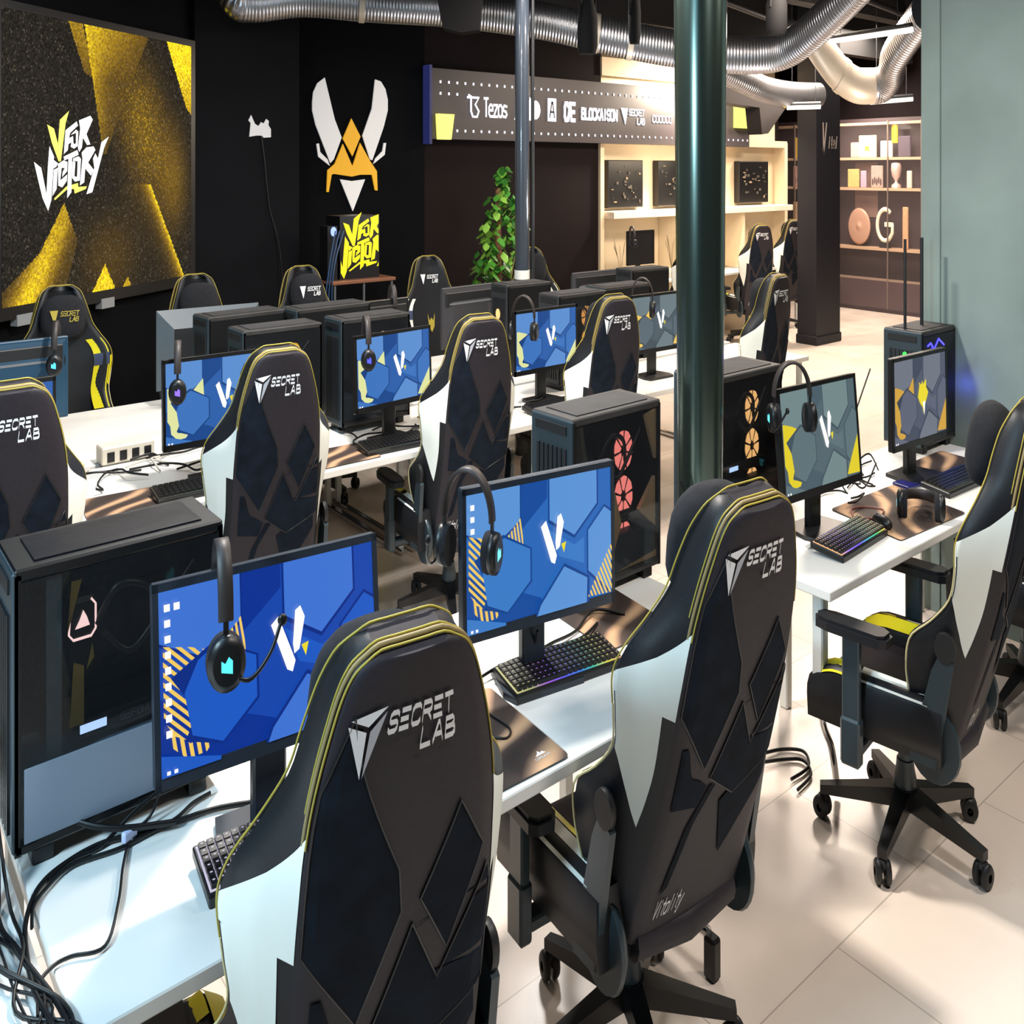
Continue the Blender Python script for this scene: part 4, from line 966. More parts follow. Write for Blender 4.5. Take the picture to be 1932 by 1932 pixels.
monitor(1.40, 6.20, .72, 6.20, .86, 1.20, 'light', 'dark blue monitor seen from behind at the left edge with a headset', lit=False, back='slots', m_b=mat('case_blue', '1c4058', .4))
monitor(2.84, 6.62, 2.10, 6.68, .83, 1.215, 'light', 'large grey backed monitor below the right end of the video wall', lit=False, back='frame')
monitor(3.92, 6.18, 3.26, 6.14, .86, 1.215, 'light', 'black monitor seen from behind in front of the yellow lettered box', lit=False, back='slots')
monitor(5.02, 6.46, 4.42, 6.42, .86, 1.215, 'light', 'black monitor seen from behind right of the crested chair', lit=False, back='slots', m_b=mat('back_grey', '39393d', .5))
monitor(6.72, 6.55, 6.08, 6.55, .86, 1.215, 'light', 'black monitor seen from behind right of the thin pole', lit=False, back='slots', m_b=mat('back_grey', '39393d', .5))

# ---------------------------------------------------------------- towers
tower(.44, 2.47, 0, 'nearest black computer tower at the left with glass side and lit square pump', style='pump', Wd=.235, topm=m_black)
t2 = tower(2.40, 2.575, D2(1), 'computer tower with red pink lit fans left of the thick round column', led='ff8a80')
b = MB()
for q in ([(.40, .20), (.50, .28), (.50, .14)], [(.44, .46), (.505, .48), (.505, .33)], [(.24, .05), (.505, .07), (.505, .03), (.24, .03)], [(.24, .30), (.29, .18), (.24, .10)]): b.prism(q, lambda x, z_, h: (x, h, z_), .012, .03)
b.build('tan_reflection', mat('tan_reflection', 'b39a72', .5), t2)  # tan shapes paint a reflection seen in the side glass
tower(3.40, 2.66, 0, 'computer tower with orange lit hexagons right of the thick round column', led='ffc27a', Wd=.26)
pl = bpy.data.lights.new('tower_blue_light', 'POINT'); pl.energy = .4; pl.color = (.1, .15, 1); pl.shadow_soft_size = .03
po = bpy.data.objects.new('tower_blue_light', pl); col.objects.link(po); po.location = (5.70, 2.58, 1.0*SZ)
t4 = tower(5.33, 2.64, 0, 'computer tower with green power light and two tall antennas by the green wall', led='3a3cff', Wd=.24, L=.43)
MB().tube([(.03, .12, .5), (.03, .12, .87)], .009, 8).build('antenna', m_dark, t4); MB().tube([(.24, .12, .5), (.24, .12, .87)], .011, 8).build('antenna', m_dark, t4)
b = MB(); b.lathe([(.014, -.002), (.014, .0)], c=(-.012, .10, .40), axis='x', n=16); b.build('power_light', glow('green_light', '35d24a', 2), t4)
b = MB(); b.tube([(.06, -.006, .44), (.10, -.006, .45), (.14, -.006, .42), (.2, -.006, .46), (.27, -.006, .43)], .004, 6); b.build('blue_strip', glow('blue_glow', '3a35ff', 4), t4)
tower(2.17, 5.25, 0, 'computer tower with gold lit inside behind the mid aisle chair', led='f0b030')
tower(2.83, 5.24, 0, 'tall open framed black computer tower with one round lit logo fan', led='e8c8a8')
tower(4.69, 5.19, 0, 'computer tower with orange fan left of the second row blue monitor', led='e09a50', frontc=mat('front_dark', '2a2d30', .5))
tower(2.19, 5.88, D2(4), 'closed black computer tower with red cables on top in the back row', solid=True, L=.56)
tower(2.79, 5.81, D2(3), 'closed black computer tower under the left facing chair in the back row', solid=True, L=.6)
t5 = tower(4.77, 5.93, D2(-3), 'dark computer tower with small orange ring beside the climbing plant', solid=True, L=.47, frontc=mat('front_dark', '2a2d30', .5))
MB().lathe([(.03, -.003), (.03, 0)], c=(-.014, .12, .33), axis='x', n=20).build('ring_light', glow('orange_ring', 'f0b070', 1.6), t5)
t6 = tower(6.46, 6.08, D2(-4), 'dark computer tower with red round light in the back row before the counter', solid=True, L=.5, frontc=mat('front_dark', '2a2d30', .5))
MB().lathe([(.035, -.003), (.035, 0)], c=(-.014, .12, .32), axis='x', n=20).build('ring_light', glow('red_ring', 'ff5060', 1.8), t6)
tower(5.62, 5.62, D2(0), 'closed low computer tower behind the second row blue monitor', solid=True, L=.6, Hh=.46)

# ---------------------------------------------------------------- keyboards, mats, mice
keyboard(2.07, 2.285, D2(-8), 'rainbow lit keyboard under the bright blue monitor')
keyboard(3.83, 2.235, D2(4), 'violet and orange lit keyboard on the right desk beside the brown mat', 'violet')
keyboard(1.0, 2.13, D2(-6), 'white lit keyboard mostly hidden behind the nearest chair', 'white')
keyboard(4.98, 2.28, D2(-2), 'dark keyboard at the wall end of the right desk', 'dim')
keyboard(2.95, 4.80, D2(-3), 'dark keyboard below the second row blue monitor left of mid chair', 'dim', hi=False)
keyboard(4.30, 4.83, D2(-2), 'dark keyboard under the second row blue monitor beside the round column', 'dim', hi=False)
keyboard(1.72, 4.80, D2(-2), 'dark keyboard showing left of the mid aisle chair', 'dim', hi=False)
mousepad([(1.50, 1.955), (1.80, 1.945), (1.83, 2.37), (1.50, 2.40)], 'brown printed mouse mat with small logo beside the nearest chair', (1.735, 2.0))
mousepad([(2.30, 2.28), (2.62, 2.26), (2.66, 2.62), (2.33, 2.62)], 'brown mouse mat behind the rainbow keyboard')
mousepad([(4.04, 2.10), (4.62, 2.065), (4.72, 2.50), (4.14, 2.52)], 'large brown printed mat on the right desk under the lying headset')
mousepad([(5.0, 2.42), (5.5, 2.40), (5.52, 2.62), (5.02, 2.62)], 'dark brown mat at the wall end of the right desk')
mousepad([(2.42, 4.70), (2.80, 4.69), (2.82, 5.02), (2.44, 5.04)], 'brown swirled mouse mat between the second row chairs')
mousepad([(1.16, 4.72), (1.62, 4.70), (1.66, 5.02), (1.2, 5.06)], 'plain dark mat on the left second row desk')
mouse(1.60, 2.31, D2(20), 'brown dusty mouse on the brown mat beside the rainbow keyboard', mat('mouse_brown', '6a5644', .6))
mouse(4.13, 2.24, D2(-20), 'black mouse behind the violet lit keyboard')
t = thing('tablet', 'dark blue tablet lying under the violet monitor', 'tablet', (4.85, 2.44, .746), D2(-8))
MB().box(-.13, .13, -.05, .05, 0, .012, ch=.003).build('body', mat('tablet_blue', '1c1f5a', .2), t)

# ---------------------------------------------------------------- headsets
headset(1.70, 2.315, 1.262, D2(-62), 'black headset hooked over the left corner of the bright blue monitor')
headset(.845, 2.18, 1.285, D2(75), 'headset hanging in front of the nearest deep blue monitor', led='49c6d8')
headset(3.60, 2.39, 1.31, D2(-35), 'headset with cyan lit cups hooked over the grey green monitor')
headset(4.42, 2.20, .75, D2(-60), 'headset with cyan lights lying on the large brown mat', lay=True, mic=False)
headset(1.66, 4.91, 1.28, D2(70), 'headset with purple light hanging on the second row monitor left of the chair', led='7a5cff', mic=False)
headset(2.82, 4.91, 1.29, D2(70), 'headset with blue light hanging on the monitor beside the open framed tower', led='4a50ff', mic=False)
headset(4.17, 5.0, 1.29, D2(-60), 'thin black headset over the corner of the blue monitor beside the round column', led='303438', mic=False)
headset(5.45, 5.02, 1.31, D2(-55), 'headset with purple cup on the grey monitor behind the round column', led='4a3a90', mic=False)
headset(1.32, 6.12, 1.27, D2(70), 'headset with cyan light hanging on the dark blue backed monitor', led='4fd0ff', mic=False)
headset(3.80, 6.20, 1.28, D2(75), 'pale banded headset over the back row monitor in front of the crested chair', led='303438', mic=False)

# ---------------------------------------------------------------- cables
Z = .752
C1 = 'black cable tangle on the far left desk beside the nearest tower'
cable([(.50, 2.93, .85), (.50, 2.63, .83), (.56, 2.5, .80), (.65, 2.42, .78), (.80, 2.38, .76)], .006, 'black cable crossing the side of the nearest tower')
cable([(1.05, 2.31, Z), (.917, 2.375, Z), (.818, 2.396, Z), (.723, 2.416, Z), (.635, 2.44, Z), (.553, 2.43, Z), (.48, 2.39, Z), (.433, 2.30, Z), (.415, 2.2, Z), (.41, 2.08, Z), (.425, 1.94, Z), (.44, 1.80, .70)], .0055, 'thick black cable sweeping across the front left desk from under the nearest monitor')
cable([(.80, 2.45, .85), (.76, 2.44, .77), (.70, 2.42, Z), (.655, 2.333, Z), (.612, 2.22, Z), (.555, 2.114, Z), (.489, 2.133, Z), (.453, 2.131, Z), (.421, 2.102, Z), (.402, 2.022, Z)], .0035, 'thin black cable curving over the empty white front left desk')
cable([(.917, 2.45, Z), (.864, 2.44, Z), (.807, 2.41, Z), (.728, 2.40, Z), (.658, 2.395, Z), (.553, 2.41, Z), (.487, 2.37, Z), (.454, 2.33, Z), (.439, 2.27, Z)], .004, 'second black cable running below the thick one on the front left desk')
cable([(.82, 2.46, .80), (.72, 2.45, .78), (.66, 2.44, .76), (.62, 2.43, Z), (.56, 2.43, Z), (.50, 2.40, Z)], .004, 'short black cable coming out from the nearest tower foot')
random.seed(3)
for i in range(6):
    j = lambda a: (random.random()-.5)*a
    cable([(.40+j(.05), 2.60+j(.04), .90+j(.2)), (.385+j(.06), 2.38+j(.03), Z+.01), (.375+j(.07), 2.20+j(.03), Z+.003*i), (.40+j(.09), 2.05+j(.03), Z), (.42+j(.1), 1.93+j(.03), Z), (.44+j(.08), 1.8, .745)], .0028+.0012*(i % 3), C1, group='black cable tangle at the far left')
t = thing('cable_plug', 'clear plastic connector on the cable crossing the front left desk', 'connector', (.69, 2.405, .755), .4)
MB().box(-.02, .02, -.008, .008, 0, .018, ch=.003).build('body', mat('clear_plastic', 'cfd8ff', .2), t)
C2 = 'one of the black cables tangled on the left second row desk'
for i in range(12):
    x = 1.15+random.random()*.75; y = 5.2+random.random()*.45; P = [(x, y, Z)]
    a = random.random()*6
    for k in range(5):
        a += (random.random()-.5)*2; x += .12*math.cos(a); y += .09*math.sin(a); x = min(max(x, .95), 2.1); y = min(max(y, 5.08), 5.52); P.append((x, y, Z+random.random()*.02))
    cable(P, .0045, C2, m_cable if i % 3 else m_cablew, group='cable tangle on the left second row desk')
C3 = 'one of the cables tangled under the blue monitors of the middle second row desk'
for i in range(10):
    x = 2.7+random.random()*1.9; y = 4.95+random.random()*.3; P = [(x, y, Z)]; a = random.random()*6
    for k in range(4):
        a += (random.random()-.5)*2; x += .11*math.cos(a); y += .07*math.sin(a); y = min(max(y, 4.75), 5.4); P.append((x, y, Z+random.random()*.015))
    cable(P, .0045, C3, group='cable tangle on the middle second row desk')
C4 = 'one of the cables tangled behind the violet and grey green monitors'
for i in range(9):
    x = 4.3+random.random()*.5; y = 2.5+random.random()*.3; P = [(x, y, Z)]; a = random.random()*6
    for k in range(4):
        a += (random.random()-.5)*2; x += .09*math.cos(a); y += .05*math.sin(a); y = min(max(y, 2.45), 2.82); P.append((x, y, Z+random.random()*.05*(i % 3)))
    cable(P, .004, C4, group='cable tangle on the right desk')
cable([(4.70, 2.62, 1.16), (4.55, 2.62, 1.02), (4.44, 2.62, .9), (4.50, 2.6, .8), (4.62, 2.56, Z)], .004, 'black cable looping down behind the violet monitor')
cable([(1.98, 2.30, .86), (2.02, 2.36, .79), (2.16, 2.42, Z+.01), (2.30, 2.45, Z), (2.44, 2.50, Z+.01), (2.53, 2.42, Z)], .0045, 'black cable looping behind the rainbow keyboard')
cable([(1.72, 2.40, Z), (1.90, 2.42, Z+.01), (2.10, 2.43, Z), (2.25, 2.38, Z+.01), (2.40, 2.44, Z)], .004, 'black cable under the lower edge of the bright blue monitor')
cable([(1.60, 2.35, Z), (1.66, 2.38, Z), (1.72, 2.30, Z), (1.74, 2.16, Z), (1.70, 2.12, Z), (1.66, 2.17, Z)], .003, 'mouse cable curling beside the rainbow keyboard')
cable([(1.69, 2.30, .86), (1.71, 2.36, .80), (1.70, 2.45, Z), (1.73, 2.52, Z)], .004, 'headset cable dropping behind the bright blue monitor')
cable([(4.08, 2.35, Z), (4.16, 2.42, Z+.01), (4.28, 2.42, Z), (4.32, 2.34, Z), (4.20, 2.30, Z), (4.12, 2.34, Z+.005)], .0045, 'looped cable beside the foot of the grey green monitor', mat('cable_red', '6a3a34', .5))
for i, dx in enumerate((0, .03)):
    cable([(3.0, 2.5, .70), (3.06+dx, 2.45, .5), (3.09+dx, 2.5, .3), (3.12, 2.55, .05)], .005, 'cable dropping from the left front desk beside the column', group='floor cables')
for i in range(3):
    cable([(3.02+.03*i, 2.56, 1.0-.1*i), (3.05, 2.50, .85), (3.02, 2.54, .7), (3.06, 2.60, .5), (3.03+.02*i, 2.56, .2)], .006, 'vertical cable strapped to the left side of the thick round column', m_cablew if i == 1 else m_cable, group='column cables')
cable([(3.60, 2.62, .02), (3.78, 2.58, .01), (3.86, 2.50, .01), (3.78, 2.42, .01), (3.64, 2.42, .01)], .006, 'cable loop lying on the floor under the right desk')
cable([(3.58, 2.58, .02), (3.74, 2.52, .01), (3.80, 2.46, .01), (3.74, 2.38, .01), (3.6, 2.36, .01)], .006, 'smaller cable loop on the floor behind the chair right of centre')
for i in range(3):
    cable([(4.70+.05*i, 8.85, 1.45), (4.60+.03*i, 8.8, 1.2), (4.55+.04*i, 8.8, .9), (4.6+.05*i, 8.8, .5)], .008, 'blue lit cable hanging beside the yellow lettered box', mat('cable_blue', '23456e', .4), group='cables beside the lettered box')

# ---------------------------------------------------------------- back of the room
t = thing('side_table', 'low dark side table with copper coloured edge under the yellow lettered box', 'table', (5.03, 9.0, 0))
MB().box(-.4, .4, -.22, .22, 1.06, 1.085, ch=.005).build('top', mat('copper', '9a6a52', .35, .4), t)
for sx in (-.36, .0, .36): MB().box(sx-.01, sx+.01, -.2, -.18, 0, 1.06).build('leg', m_grey, t)
t = thing('lettered_box', 'black box printed with rough yellow lettering standing on the side table', 'box', (5.03, 9.06, 1.085))
MB().box(-.25, .25, -.16, .16, 0, .47).build('box', m_black, t)
def clip(poly, xm):
    out = []
    for p, q in zip(poly, poly[1:]+poly[:1]):
        if p[0] <= xm: out.append(p)
        if (p[0] <= xm) != (q[0] <= xm): k = (xm-p[0])/(q[0]-p[0]); out.append((xm, p[1]+(q[1]-p[1])*k))
    return out
b = MB()
for k in 'YWU':
    for q in LOGO[k]:
        q = [(a, z) if not (k == 'W' and i < 0) else (a, z) for i, (a, z) in enumerate(q)]
        q = clip(q, .90); q = [(-p[0], p[1]) for p in clip([(-p[0], p[1]) for p in q], -.40)]
        if len(q) > 2: b.flat([((a-.65)*.96, .245+(z-1.945)*.86) for a, z in q], lambda x, z: (x, -.163, z))
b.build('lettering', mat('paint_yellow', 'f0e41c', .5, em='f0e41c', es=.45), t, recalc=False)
t = thing('open_computer', 'small open computer part with pink blue lit fan beside the lettered box', 'computer', (4.70, 8.98, 1.085))
MB().box(-.07, .05, -.08, .1, 0, .40).build('frame', m_black, t)
MB().lathe([(.035, -.004), (.035, 0)], c=(0, -.085, .36), axis='y', n=20).build('lit_fan', glow('pinkblue', '8aa0ff', 1.8), t)

def plant():
    t = thing('climbing_plant', 'tall leafy climbing plant on a brown moss pole before the dark wall', 'plant', (6.85, 8.7, 0))
    MB().lathe([(.15, 0), (.19, .35), (.17, .35)], n=24).build('pot', m_dark, t)
    MB().lathe([(.04, .3), (.045, 1.0), (.035, 1.75)], n=14).build('moss_pole', mat('moss_pole', '8a5f45', .9, noise=.4, nscale=30), t)
    b = MB(); random.seed(5)
    for i in range(620):
        z = .55+random.random()**1.1*1.38; w_ = .50*(1-(z-.55)/1.7)+.07
        if z > 1.7: w_ = .06
        a = random.random()*6.28; r = w_*(.35+.65*random.random()); x, y = r*math.cos(a)+(.06 if z > 1.2 else 0), r*math.sin(a)*.7-.03
        L = .08+random.random()*.06; W_ = L*.38; d = random.random()*6.28; dn = -.3-random.random()*.7
        u = Vector((math.cos(d), math.sin(d), dn)).normalized(); v = u.cross(Vector((0, 0, 1))).normalized(); n = u.cross(v)
        o = Vector((x, y, z)); P = [o, o+u*L*.35+v*W_+n*.006, o+u*L*.75+v*W_*.7, o+u*L, o+u*L*.75-v*W_*.7, o+u*L*.35-v*W_+n*.006]
        b.add([tuple(p) for p in P], [(0, 1, 2, 3), (0, 3, 4, 5)], i % 3)
    b.build('foliage', [mat('leaf_a', '4f9a34', .45), mat('leaf_b', '2f6a24', .45), mat('leaf_c', '8cc04a', .45)], t, recalc=False)
plant()

# beige counter bay
t = thing('high_shelf', 'long bright white shelf running along the beige bay under the mounted computers', 'shelf', (0, 0, 0))
MB().box(9.76, 14.44, 9.56, 9.99, 1.40, 1.47, ch=.006).build('board', mat('shelf_white', 'efe0cc', .4), t)
for x in (11.25, 13.0): MB().box(x, x+.05, 9.60, 9.99, .76, 1.40).build('support', m_cream, t)
for i, (x0, x1, lab) in enumerate(((9.95, 10.74, 'left of the three dark open computers mounted in the beige bay'), (11.1, 11.9, 'dark open computer mounted in the beige bay half hidden by the column'), (13.25, 14.12, 'right of the three dark open computers mounted in the beige bay'))):
    t = thing('mounted_computer', lab, 'computer', ((x0+x1)/2, 9.99, 1.50), 0, 'mounted display computers'); h = (x1-x0)/2
    b = MB(); b.box(-h, h, -.12, 0, 0, .50, 0, ch=.008)
    b.build('case', m_black, t)
    b = MB(); random.seed(i+11)
    for k in range(26):
        a, c = -h+.05+random.random()*(2*h-.15), .04+random.random()*.4; s = .01+random.random()*.05
        b.box(a, a+s, -.135, -.12, c, c+.005+random.random()*.03, random.choice((0, 0, 0, 1)))
    b.build('components', [mat('parts_grey', '56504a', .5), mat('parts_light', 'a08a70', .4)], t)
t = thing('counter_desk', 'low white desk along the beige bay holding a monitor', 'desk', (0, 0, 0))
MB().box(9.76, 14.4, 9.35, 9.98, .72, .75, ch=.004).build('top', m_white, t)
for x in (9.8, 11.8, 14.3): MB().box(x, x+.05, 9.4, 9.44, 0, .72).build('leg', m_whitemetal, t)
monitor(9.90, 9.42, 10.50, 9.42, .93, 1.28, 'grey', 'dark switched off monitor on the beige counter beneath the mounted computer', lit=False, desk=.75).name
b = MB()
headset(9.92, 9.34, 1.33, D2(70), 'black headset on the switched off monitor at the beige counter', led='303438', mic=False)
for (x, lab) in ((9.84, 'thin dry grass twigs left of the counter monitor'), (11.0, 'thin dry grass twigs right of the counter monitor')):
    t = thing('dry_grass', lab, 'plant', (x, 9.50, .75), 0)
    MB().lathe([(.04, 0), (.05, .1), (.045, .1)], n=14).build('vase', m_white, t)
    b = MB()
    for k in range(9):
        a = random.random()*6.28; b.tube([(0, 0, .08), (.05*math.cos(a), .03*math.sin(a), .25), (.13*math.cos(a), .06*math.sin(a), .36+.1*random.random())], .003, 4)
    b.build('twigs', mat('twig', '6a5a34', .8), t)

# trophy cabinet on the far wall
t = thing('trophy_cabinet', 'long glass fronted display cabinet across the far wall of the hall', 'cabinet', (17.0, 0, 0))
mw = mat('cab_wood', 'b99a7e', .5)
b = MB(); b.box(.35, .40, 8.4, 11.9, .0, 2.6, 0); b.box(.0, .4, 8.4, 11.9, .0, .06, 0); b.build('carcass', mat('cab_dark', '3a2f33', .6), t)
for z in (2.50, 2.03, 1.62, .82): MB().box(.02, .38, 8.42, 11.88, z, z+.035).build('shelf', mw, t)
MB().box(.0, .03, 8.42, 11.88, .42, .45).build('rail', mat('cab_rail', '8a7668', .5), t)
b = MB()
for y in (8.42, 9.1, 10.15, 11.2): b.box(-.01, .01, y, y+.02, .05, 2.55)
b.build('mullions', mat('mullion', '6d5f57', .4), t)
MB().box(.0, .02, 8.42, 11.88, .06, .42).build('lower_panel', mat('cab_lower', '4a3c40', .3), t)
gp = bpy.data.materials.new('cabinet_glass'); gp.use_nodes = True; gb = gp.node_tree.nodes['Principled BSDF']; gb.inputs['Base Color'].default_value = (.3, .25, .25, 1); gb.inputs['Alpha'].default_value = .05; gb.inputs['Roughness'].default_value = .04
MB().box(-.02, -.016, 8.42, 11.88, .05, 2.52).build('glass_pane', gp, t)
MB().box(.34, .348, 9.50, 10.0, 1.25, 2.0).build('mauve_panel', mat('mauve', '8a6e66', .6), t)
def item(name, lab, cat, y, z): return thing(name, lab, cat, (16.99+.12, y, z))
t = item('round_shield', 'round rose gold shield standing on the middle cabinet shelf', 'shield', 9.79, .857)
b = MB()
b.lathe([(.24, 0), (.25, .01), (.22, .03), (.16, .015), (.13, .03), (.09, .015), (.05, .03), (.01, .05)], c=(.03, 0, .27), axis='x', n=36); b.v = [(-p[0]+.06, p[1], p[2]) for p in b.v]; b.build('disc', mat('rose_gold', 'c49a84', .4, .2), t)
t = item('letter_g_emblem', 'cream round letter G emblem with grey inner mark on the cabinet shelf', 'emblem', 9.22, .90)
b = MB(); P = []
for i in range(22):
    a = math.radians(50+i*270/21); P.append((.0, -.19*math.cos(a)*-1*-1, .26+.20*math.sin(a)))
P = [(0, -.165*math.cos(math.radians(50+i*270/21)), .26+.21*math.sin(math.radians(50+i*270/21))) for i in range(22)]
P = P+[(0, -.15, .16), (0, -.15, .27), (0, -.03, .27)]
b.tube(P, .033, 8); b.box(-.03, .03, -.14, .0, .24, .30); b.build('letter', mat('cream_paint', 'efe6cc', .5), t)
MB().box(-.05, .05, -.1, .1, -.043, .02).build('stand', m_dark, t)
t = item('trophy_cup', 'silver pink trophy cup on the cabinet shelf above the letter emblem', 'trophy', 8.99, 1.655)
MB().lathe([(.09, 0), (.09, .04), (.03, .07), (.025, .10), (.08, .16), (.10, .25), (.09, .33), (.02, .34)], n=20).build('cup', mat('cup_pink', 'd9bdb2', .3, .3), t)
for nm, lab, cat, y, z, w_, h, c in (('certificate', 'cream certificate with orange emblem on the upper cabinet shelf', 'certificate', 9.59, 2.065, .30, .26, 'f0e6b8'), ('yellow_card', 'bright yellow card at the top right of the cabinet', 'card', 9.02, 2.25, .10, .22, 'e8c41a'),
    ('white_box', 'small white and lilac box on the upper cabinet shelf', 'box', 9.19, 2.065, .20, .19, 'e4dcd8'), ('dark_jersey', 'folded dark jersey on the upper cabinet shelf near the green wall', 'jersey', 8.82, 2.065, .20, .24, '4c4250'), ('framed_photo', 'framed team photo on the middle cabinet shelf', 'picture', 9.39, 1.655, .20, .26, 'a58f86'),
    ('gold_medal', 'gold medal display left on the middle cabinet shelf', 'medal', 9.90, 1.655, .20, .22, 'c9a766'), ('wooden_bottle', 'tall tan cylinder beside the letter emblem', 'bottle', 8.80, .857, .09, .48, 'c99a74'),
    ('small_card', 'small cream card at the far end of the middle shelf beside the trophy', 'card', 8.72, 1.655, .08, .2, 'd9c8b0'), ('badge_stand', 'low round badge stand beside the certificate on the upper shelf', 'stand', 9.86, 2.065, .16, .18, 'c9a89a'), ('glass_award', 'pale glass award on the middle shelf right of the gold medal', 'award', 9.68, 1.655, .10, .2, 'a795a8'),
    ('yellow_bottle', 'small yellow package on the upper shelf left of the black column', 'package', 11.22, 2.065, .12, .26, 'd8ae3a'), ('white_bottle', 'small white package on the upper shelf left of the black column', 'package', 11.02, 2.065, .12, .28, 'e8e2d4'),
    ('pink_picture', 'small pink figure picture on the shelf left of the black column', 'picture', 11.14, 1.655, .28, .26, 'b58a80'), ('tan_figure', 'tall tan display figure left of the black column', 'figure', 11.14, .857, .28, .50, 'c9a27c')):
    t = item(nm, lab, cat, y, z); w_ *= 1.25; h *= 1.15; MB().box(-.02, .02, -w_/2, w_/2, 0, h, ch=.01).build('body', mat('item_'+nm, c, .6, noise=.12, nscale=20), t)
    if nm == 'certificate': MB().box(-.025, -.02, -.04, .05, .09, .15).build('emblem', mat('cert_orange', 'd99a3a', .6), t)
    if nm in ('framed_photo', 'pink_picture'):
        b = MB()
        for k in range(5): b.ell((-.022, -w_*.35+k*w_*.17, .08+.02*(k % 2)), (.003, .018, .05), 0, 8, 6)
        b.build('figures', mat('photo_dark', '4a3434', .6), t)

# ---------------------------------------------------------------- overhead services
def duct(pts, r, label, plain=None, rings=()):
    t = thing('air_duct', label, 'duct', (0, 0, 0)); P = cr(pts, 8)
    # radius in plan units; heights are stretched with the room
    MB().tube(P, r, 28, 0, True, 1).build('duct_pipe', plain or M_DUCT, t, recalc=True)
    for q in rings:
        i = int(q*(len(P)-1)); a, c = Vector(P[i]), Vector(P[min(i+1, len(P)-1)]); d = (c-a).normalized()*.03
        MB().tube([a-d, a+d], r*1.06, 28).build('joint_ring', m_ductplain, t)
    return t
duct([(3.50, 9.15, 3.40), (3.60, 9.0, 3.10), (3.80, 8.95, 3.06), (4.3, 8.8, 3.12), (4.935, 8.489, 3.10), (5.775, 8.10, 3.085), (6.559, 7.556, 3.007), (7.104, 7.112, 2.90), (7.7, 6.628, 2.80), (8.2, 6.14, 2.745), (8.49, 5.729, 2.77), (8.31, 5.104, 2.94), (8.05, 4.4, 3.2)], .142, 'long spiral metal air duct curving across the top of the room', rings=(.33, .58, .62))
duct([(8.9, 6.9, 2.72), (9.4, 6.86, 2.63), (9.9, 6.93, 2.585), (10.6, 7.03, 2.58), (11.3, 7.07, 2.60)], .115, 'short flexible air duct between the round column and the square column')
duct([(9.75, 6.25, 3.05), (9.92, 6.10, 2.82), (10.06, 6.0, 2.68), (10.21, 5.877, 2.59), (10.40, 5.76, 2.585)], .15, 'smooth pale air duct elbow beside the top of the square column', plain=m_ductplain, rings=(.55,))
duct([(10.40, 5.75, 2.585), (10.46, 5.66, 2.60), (10.35, 5.5, 2.68), (10.107, 5.317, 2.80), (9.75, 4.8, 3.05)], .15, 'ribbed air duct rising from the pale elbow to the grey green wall')
def tube_lamp(p, q, label):
    t = thing('tube_lamp', label, 'lamp', (0, 0, 0)); MB().tube([p, q], .022, 10).build('tube', m_tube, t); MB().tube([(p[0], p[1], p[2]+.03), (q[0], q[1], q[2]+.03)], .02, 6).build('housing', m_dark, t)
    for k in (.15, .85):
        x, y, z = (p[i]+(q[i]-p[i])*k for i in range(3)); MB().tube([(x, y, z+.02), (x, y, 4.2)], .004, 5).build('wire', m_dark, t)
tube_lamp((9.505, 5.806, 2.901), (8.787, 4.456, 2.836), 'long glowing tube lamp above the pale duct elbow')
tube_lamp((10.423, 6.993, 2.453), (10.75, 6.70, 2.46), 'short glowing tube lamp left of the square column')
tube_lamp((11.3, 6.30, 2.50), (11.72, 5.93, 2.53), 'short glowing tube lamp right of the square column under the elbow')
t = thing('ceiling_bulkhead', 'angular dark brown bulkhead with lit edge hanging right of the lit sign', 'bulkhead', (0, 0, 0))
PB = [(10.45, 2.70), (10.904, 2.72), (11.292, 2.489), (11.10, 2.25), (11.03, 2.24), (11.0, 2.50), (10.45, 2.57)]
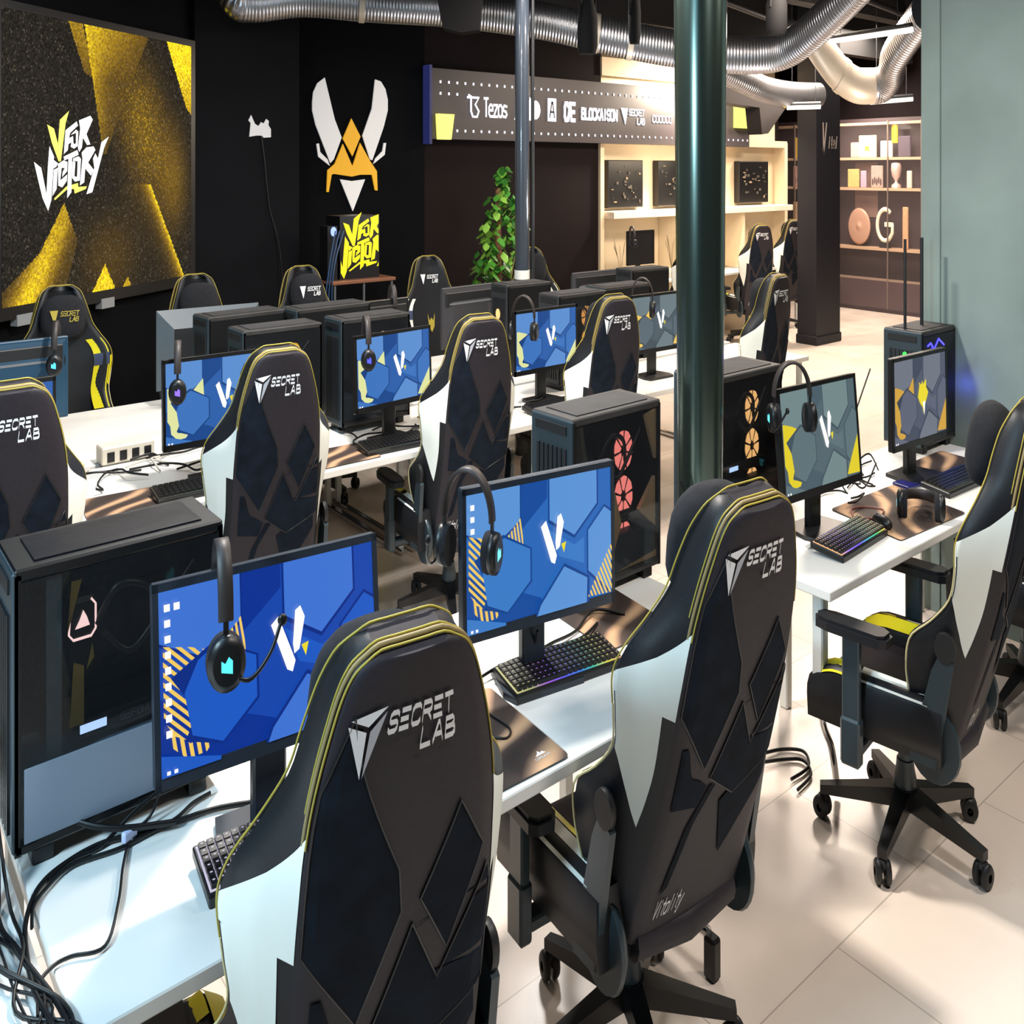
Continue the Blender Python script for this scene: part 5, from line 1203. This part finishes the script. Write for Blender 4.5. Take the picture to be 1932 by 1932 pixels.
b = MB(); b.prism(PB, lambda x, z, h: (x, 8.0-(x-10.8)*.8+h, z), 0, .25); b.build('body', mat('bulkhead', '1d1513', .6), t)
b = MB(); b.tube([(10.45, 8.27, 2.71), (10.904, 7.91, 2.73), (11.292, 7.6, 2.50)], .012, 6); b.build('lit_edge', glow('edge_gold', 'd8b060', .9), t)
t = thing('ceiling_speaker', 'black tapered loudspeaker hanging in front of the long metal duct', 'speaker', (5.27, 7.31, 2.80))
b = MB(); b.prism([(-.25, .35), (-.16, .03), (.02, .0), (.20, .02), (.24, .35)], lambda x, z, h: (x*.776-h*.5, -x*.63-h*.6, z), -.05, .2); b.build('body', mat('speaker_matte', '121011', .9, spec=.15), t)
m_matte = mat('fixture_black', '0c0c0e', .85, spec=.2)
def spot(x, y, z, label, r=.07, yaw=0):
    t = thing('spotlight', label, 'spotlight', (x, y, z), yaw)
    MB().lathe([(r*.9, -.16), (r*1.15, -.12), (r*1.15, .02), (r*.8, .10), (r*.4, .16)], n=14).build('can', m_matte, t)
    MB().lathe([(r*.75, -.142), (r*.7, -.12)], n=18).build('lens', mat('lens', '5a5a60', .1, .3), t)
    b = MB(); b.tube([(-r-.01, 0, 0), (-r-.01, 0, .22), (r+.01, 0, .22), (r+.01, 0, 0)], .012, 6); b.tube([(0, 0, .22), (0, 0, 1.2)], .016, 8); b.box(-.05, .05, -.04, .04, .22, .36, ch=.01); b.build('yoke', m_matte, t)
spot(4.87, 5.06, 2.66, 'black stage spotlight hanging left of the round column over the duct', .07)
spot(5.52, 5.17, 2.76, 'smaller grey spotlight nearest the round column at the ceiling', .045)
spot(6.875, 4.721, 2.86, 'black spotlight hanging right of the round column top', .08)
for i, (p, q) in enumerate((((6.0, 6.6, 3.42), (12, 8.2, 3.42)), ((7.5, 4.4, 3.55), (14, 6.2, 3.55)), ((9.3, 5.6, 3.28), (14.8, 6.9, 3.4)))):
    tag(MB().tube([p, q], .03, 8).build('ceiling_rail', mat('rail_grey', '3b3a3e', .5)), ['dark rail crossing behind the long metal duct', 'dark rail right of the round column above the ducts', 'dark rail over the pale elbow duct'][i], 'rail')
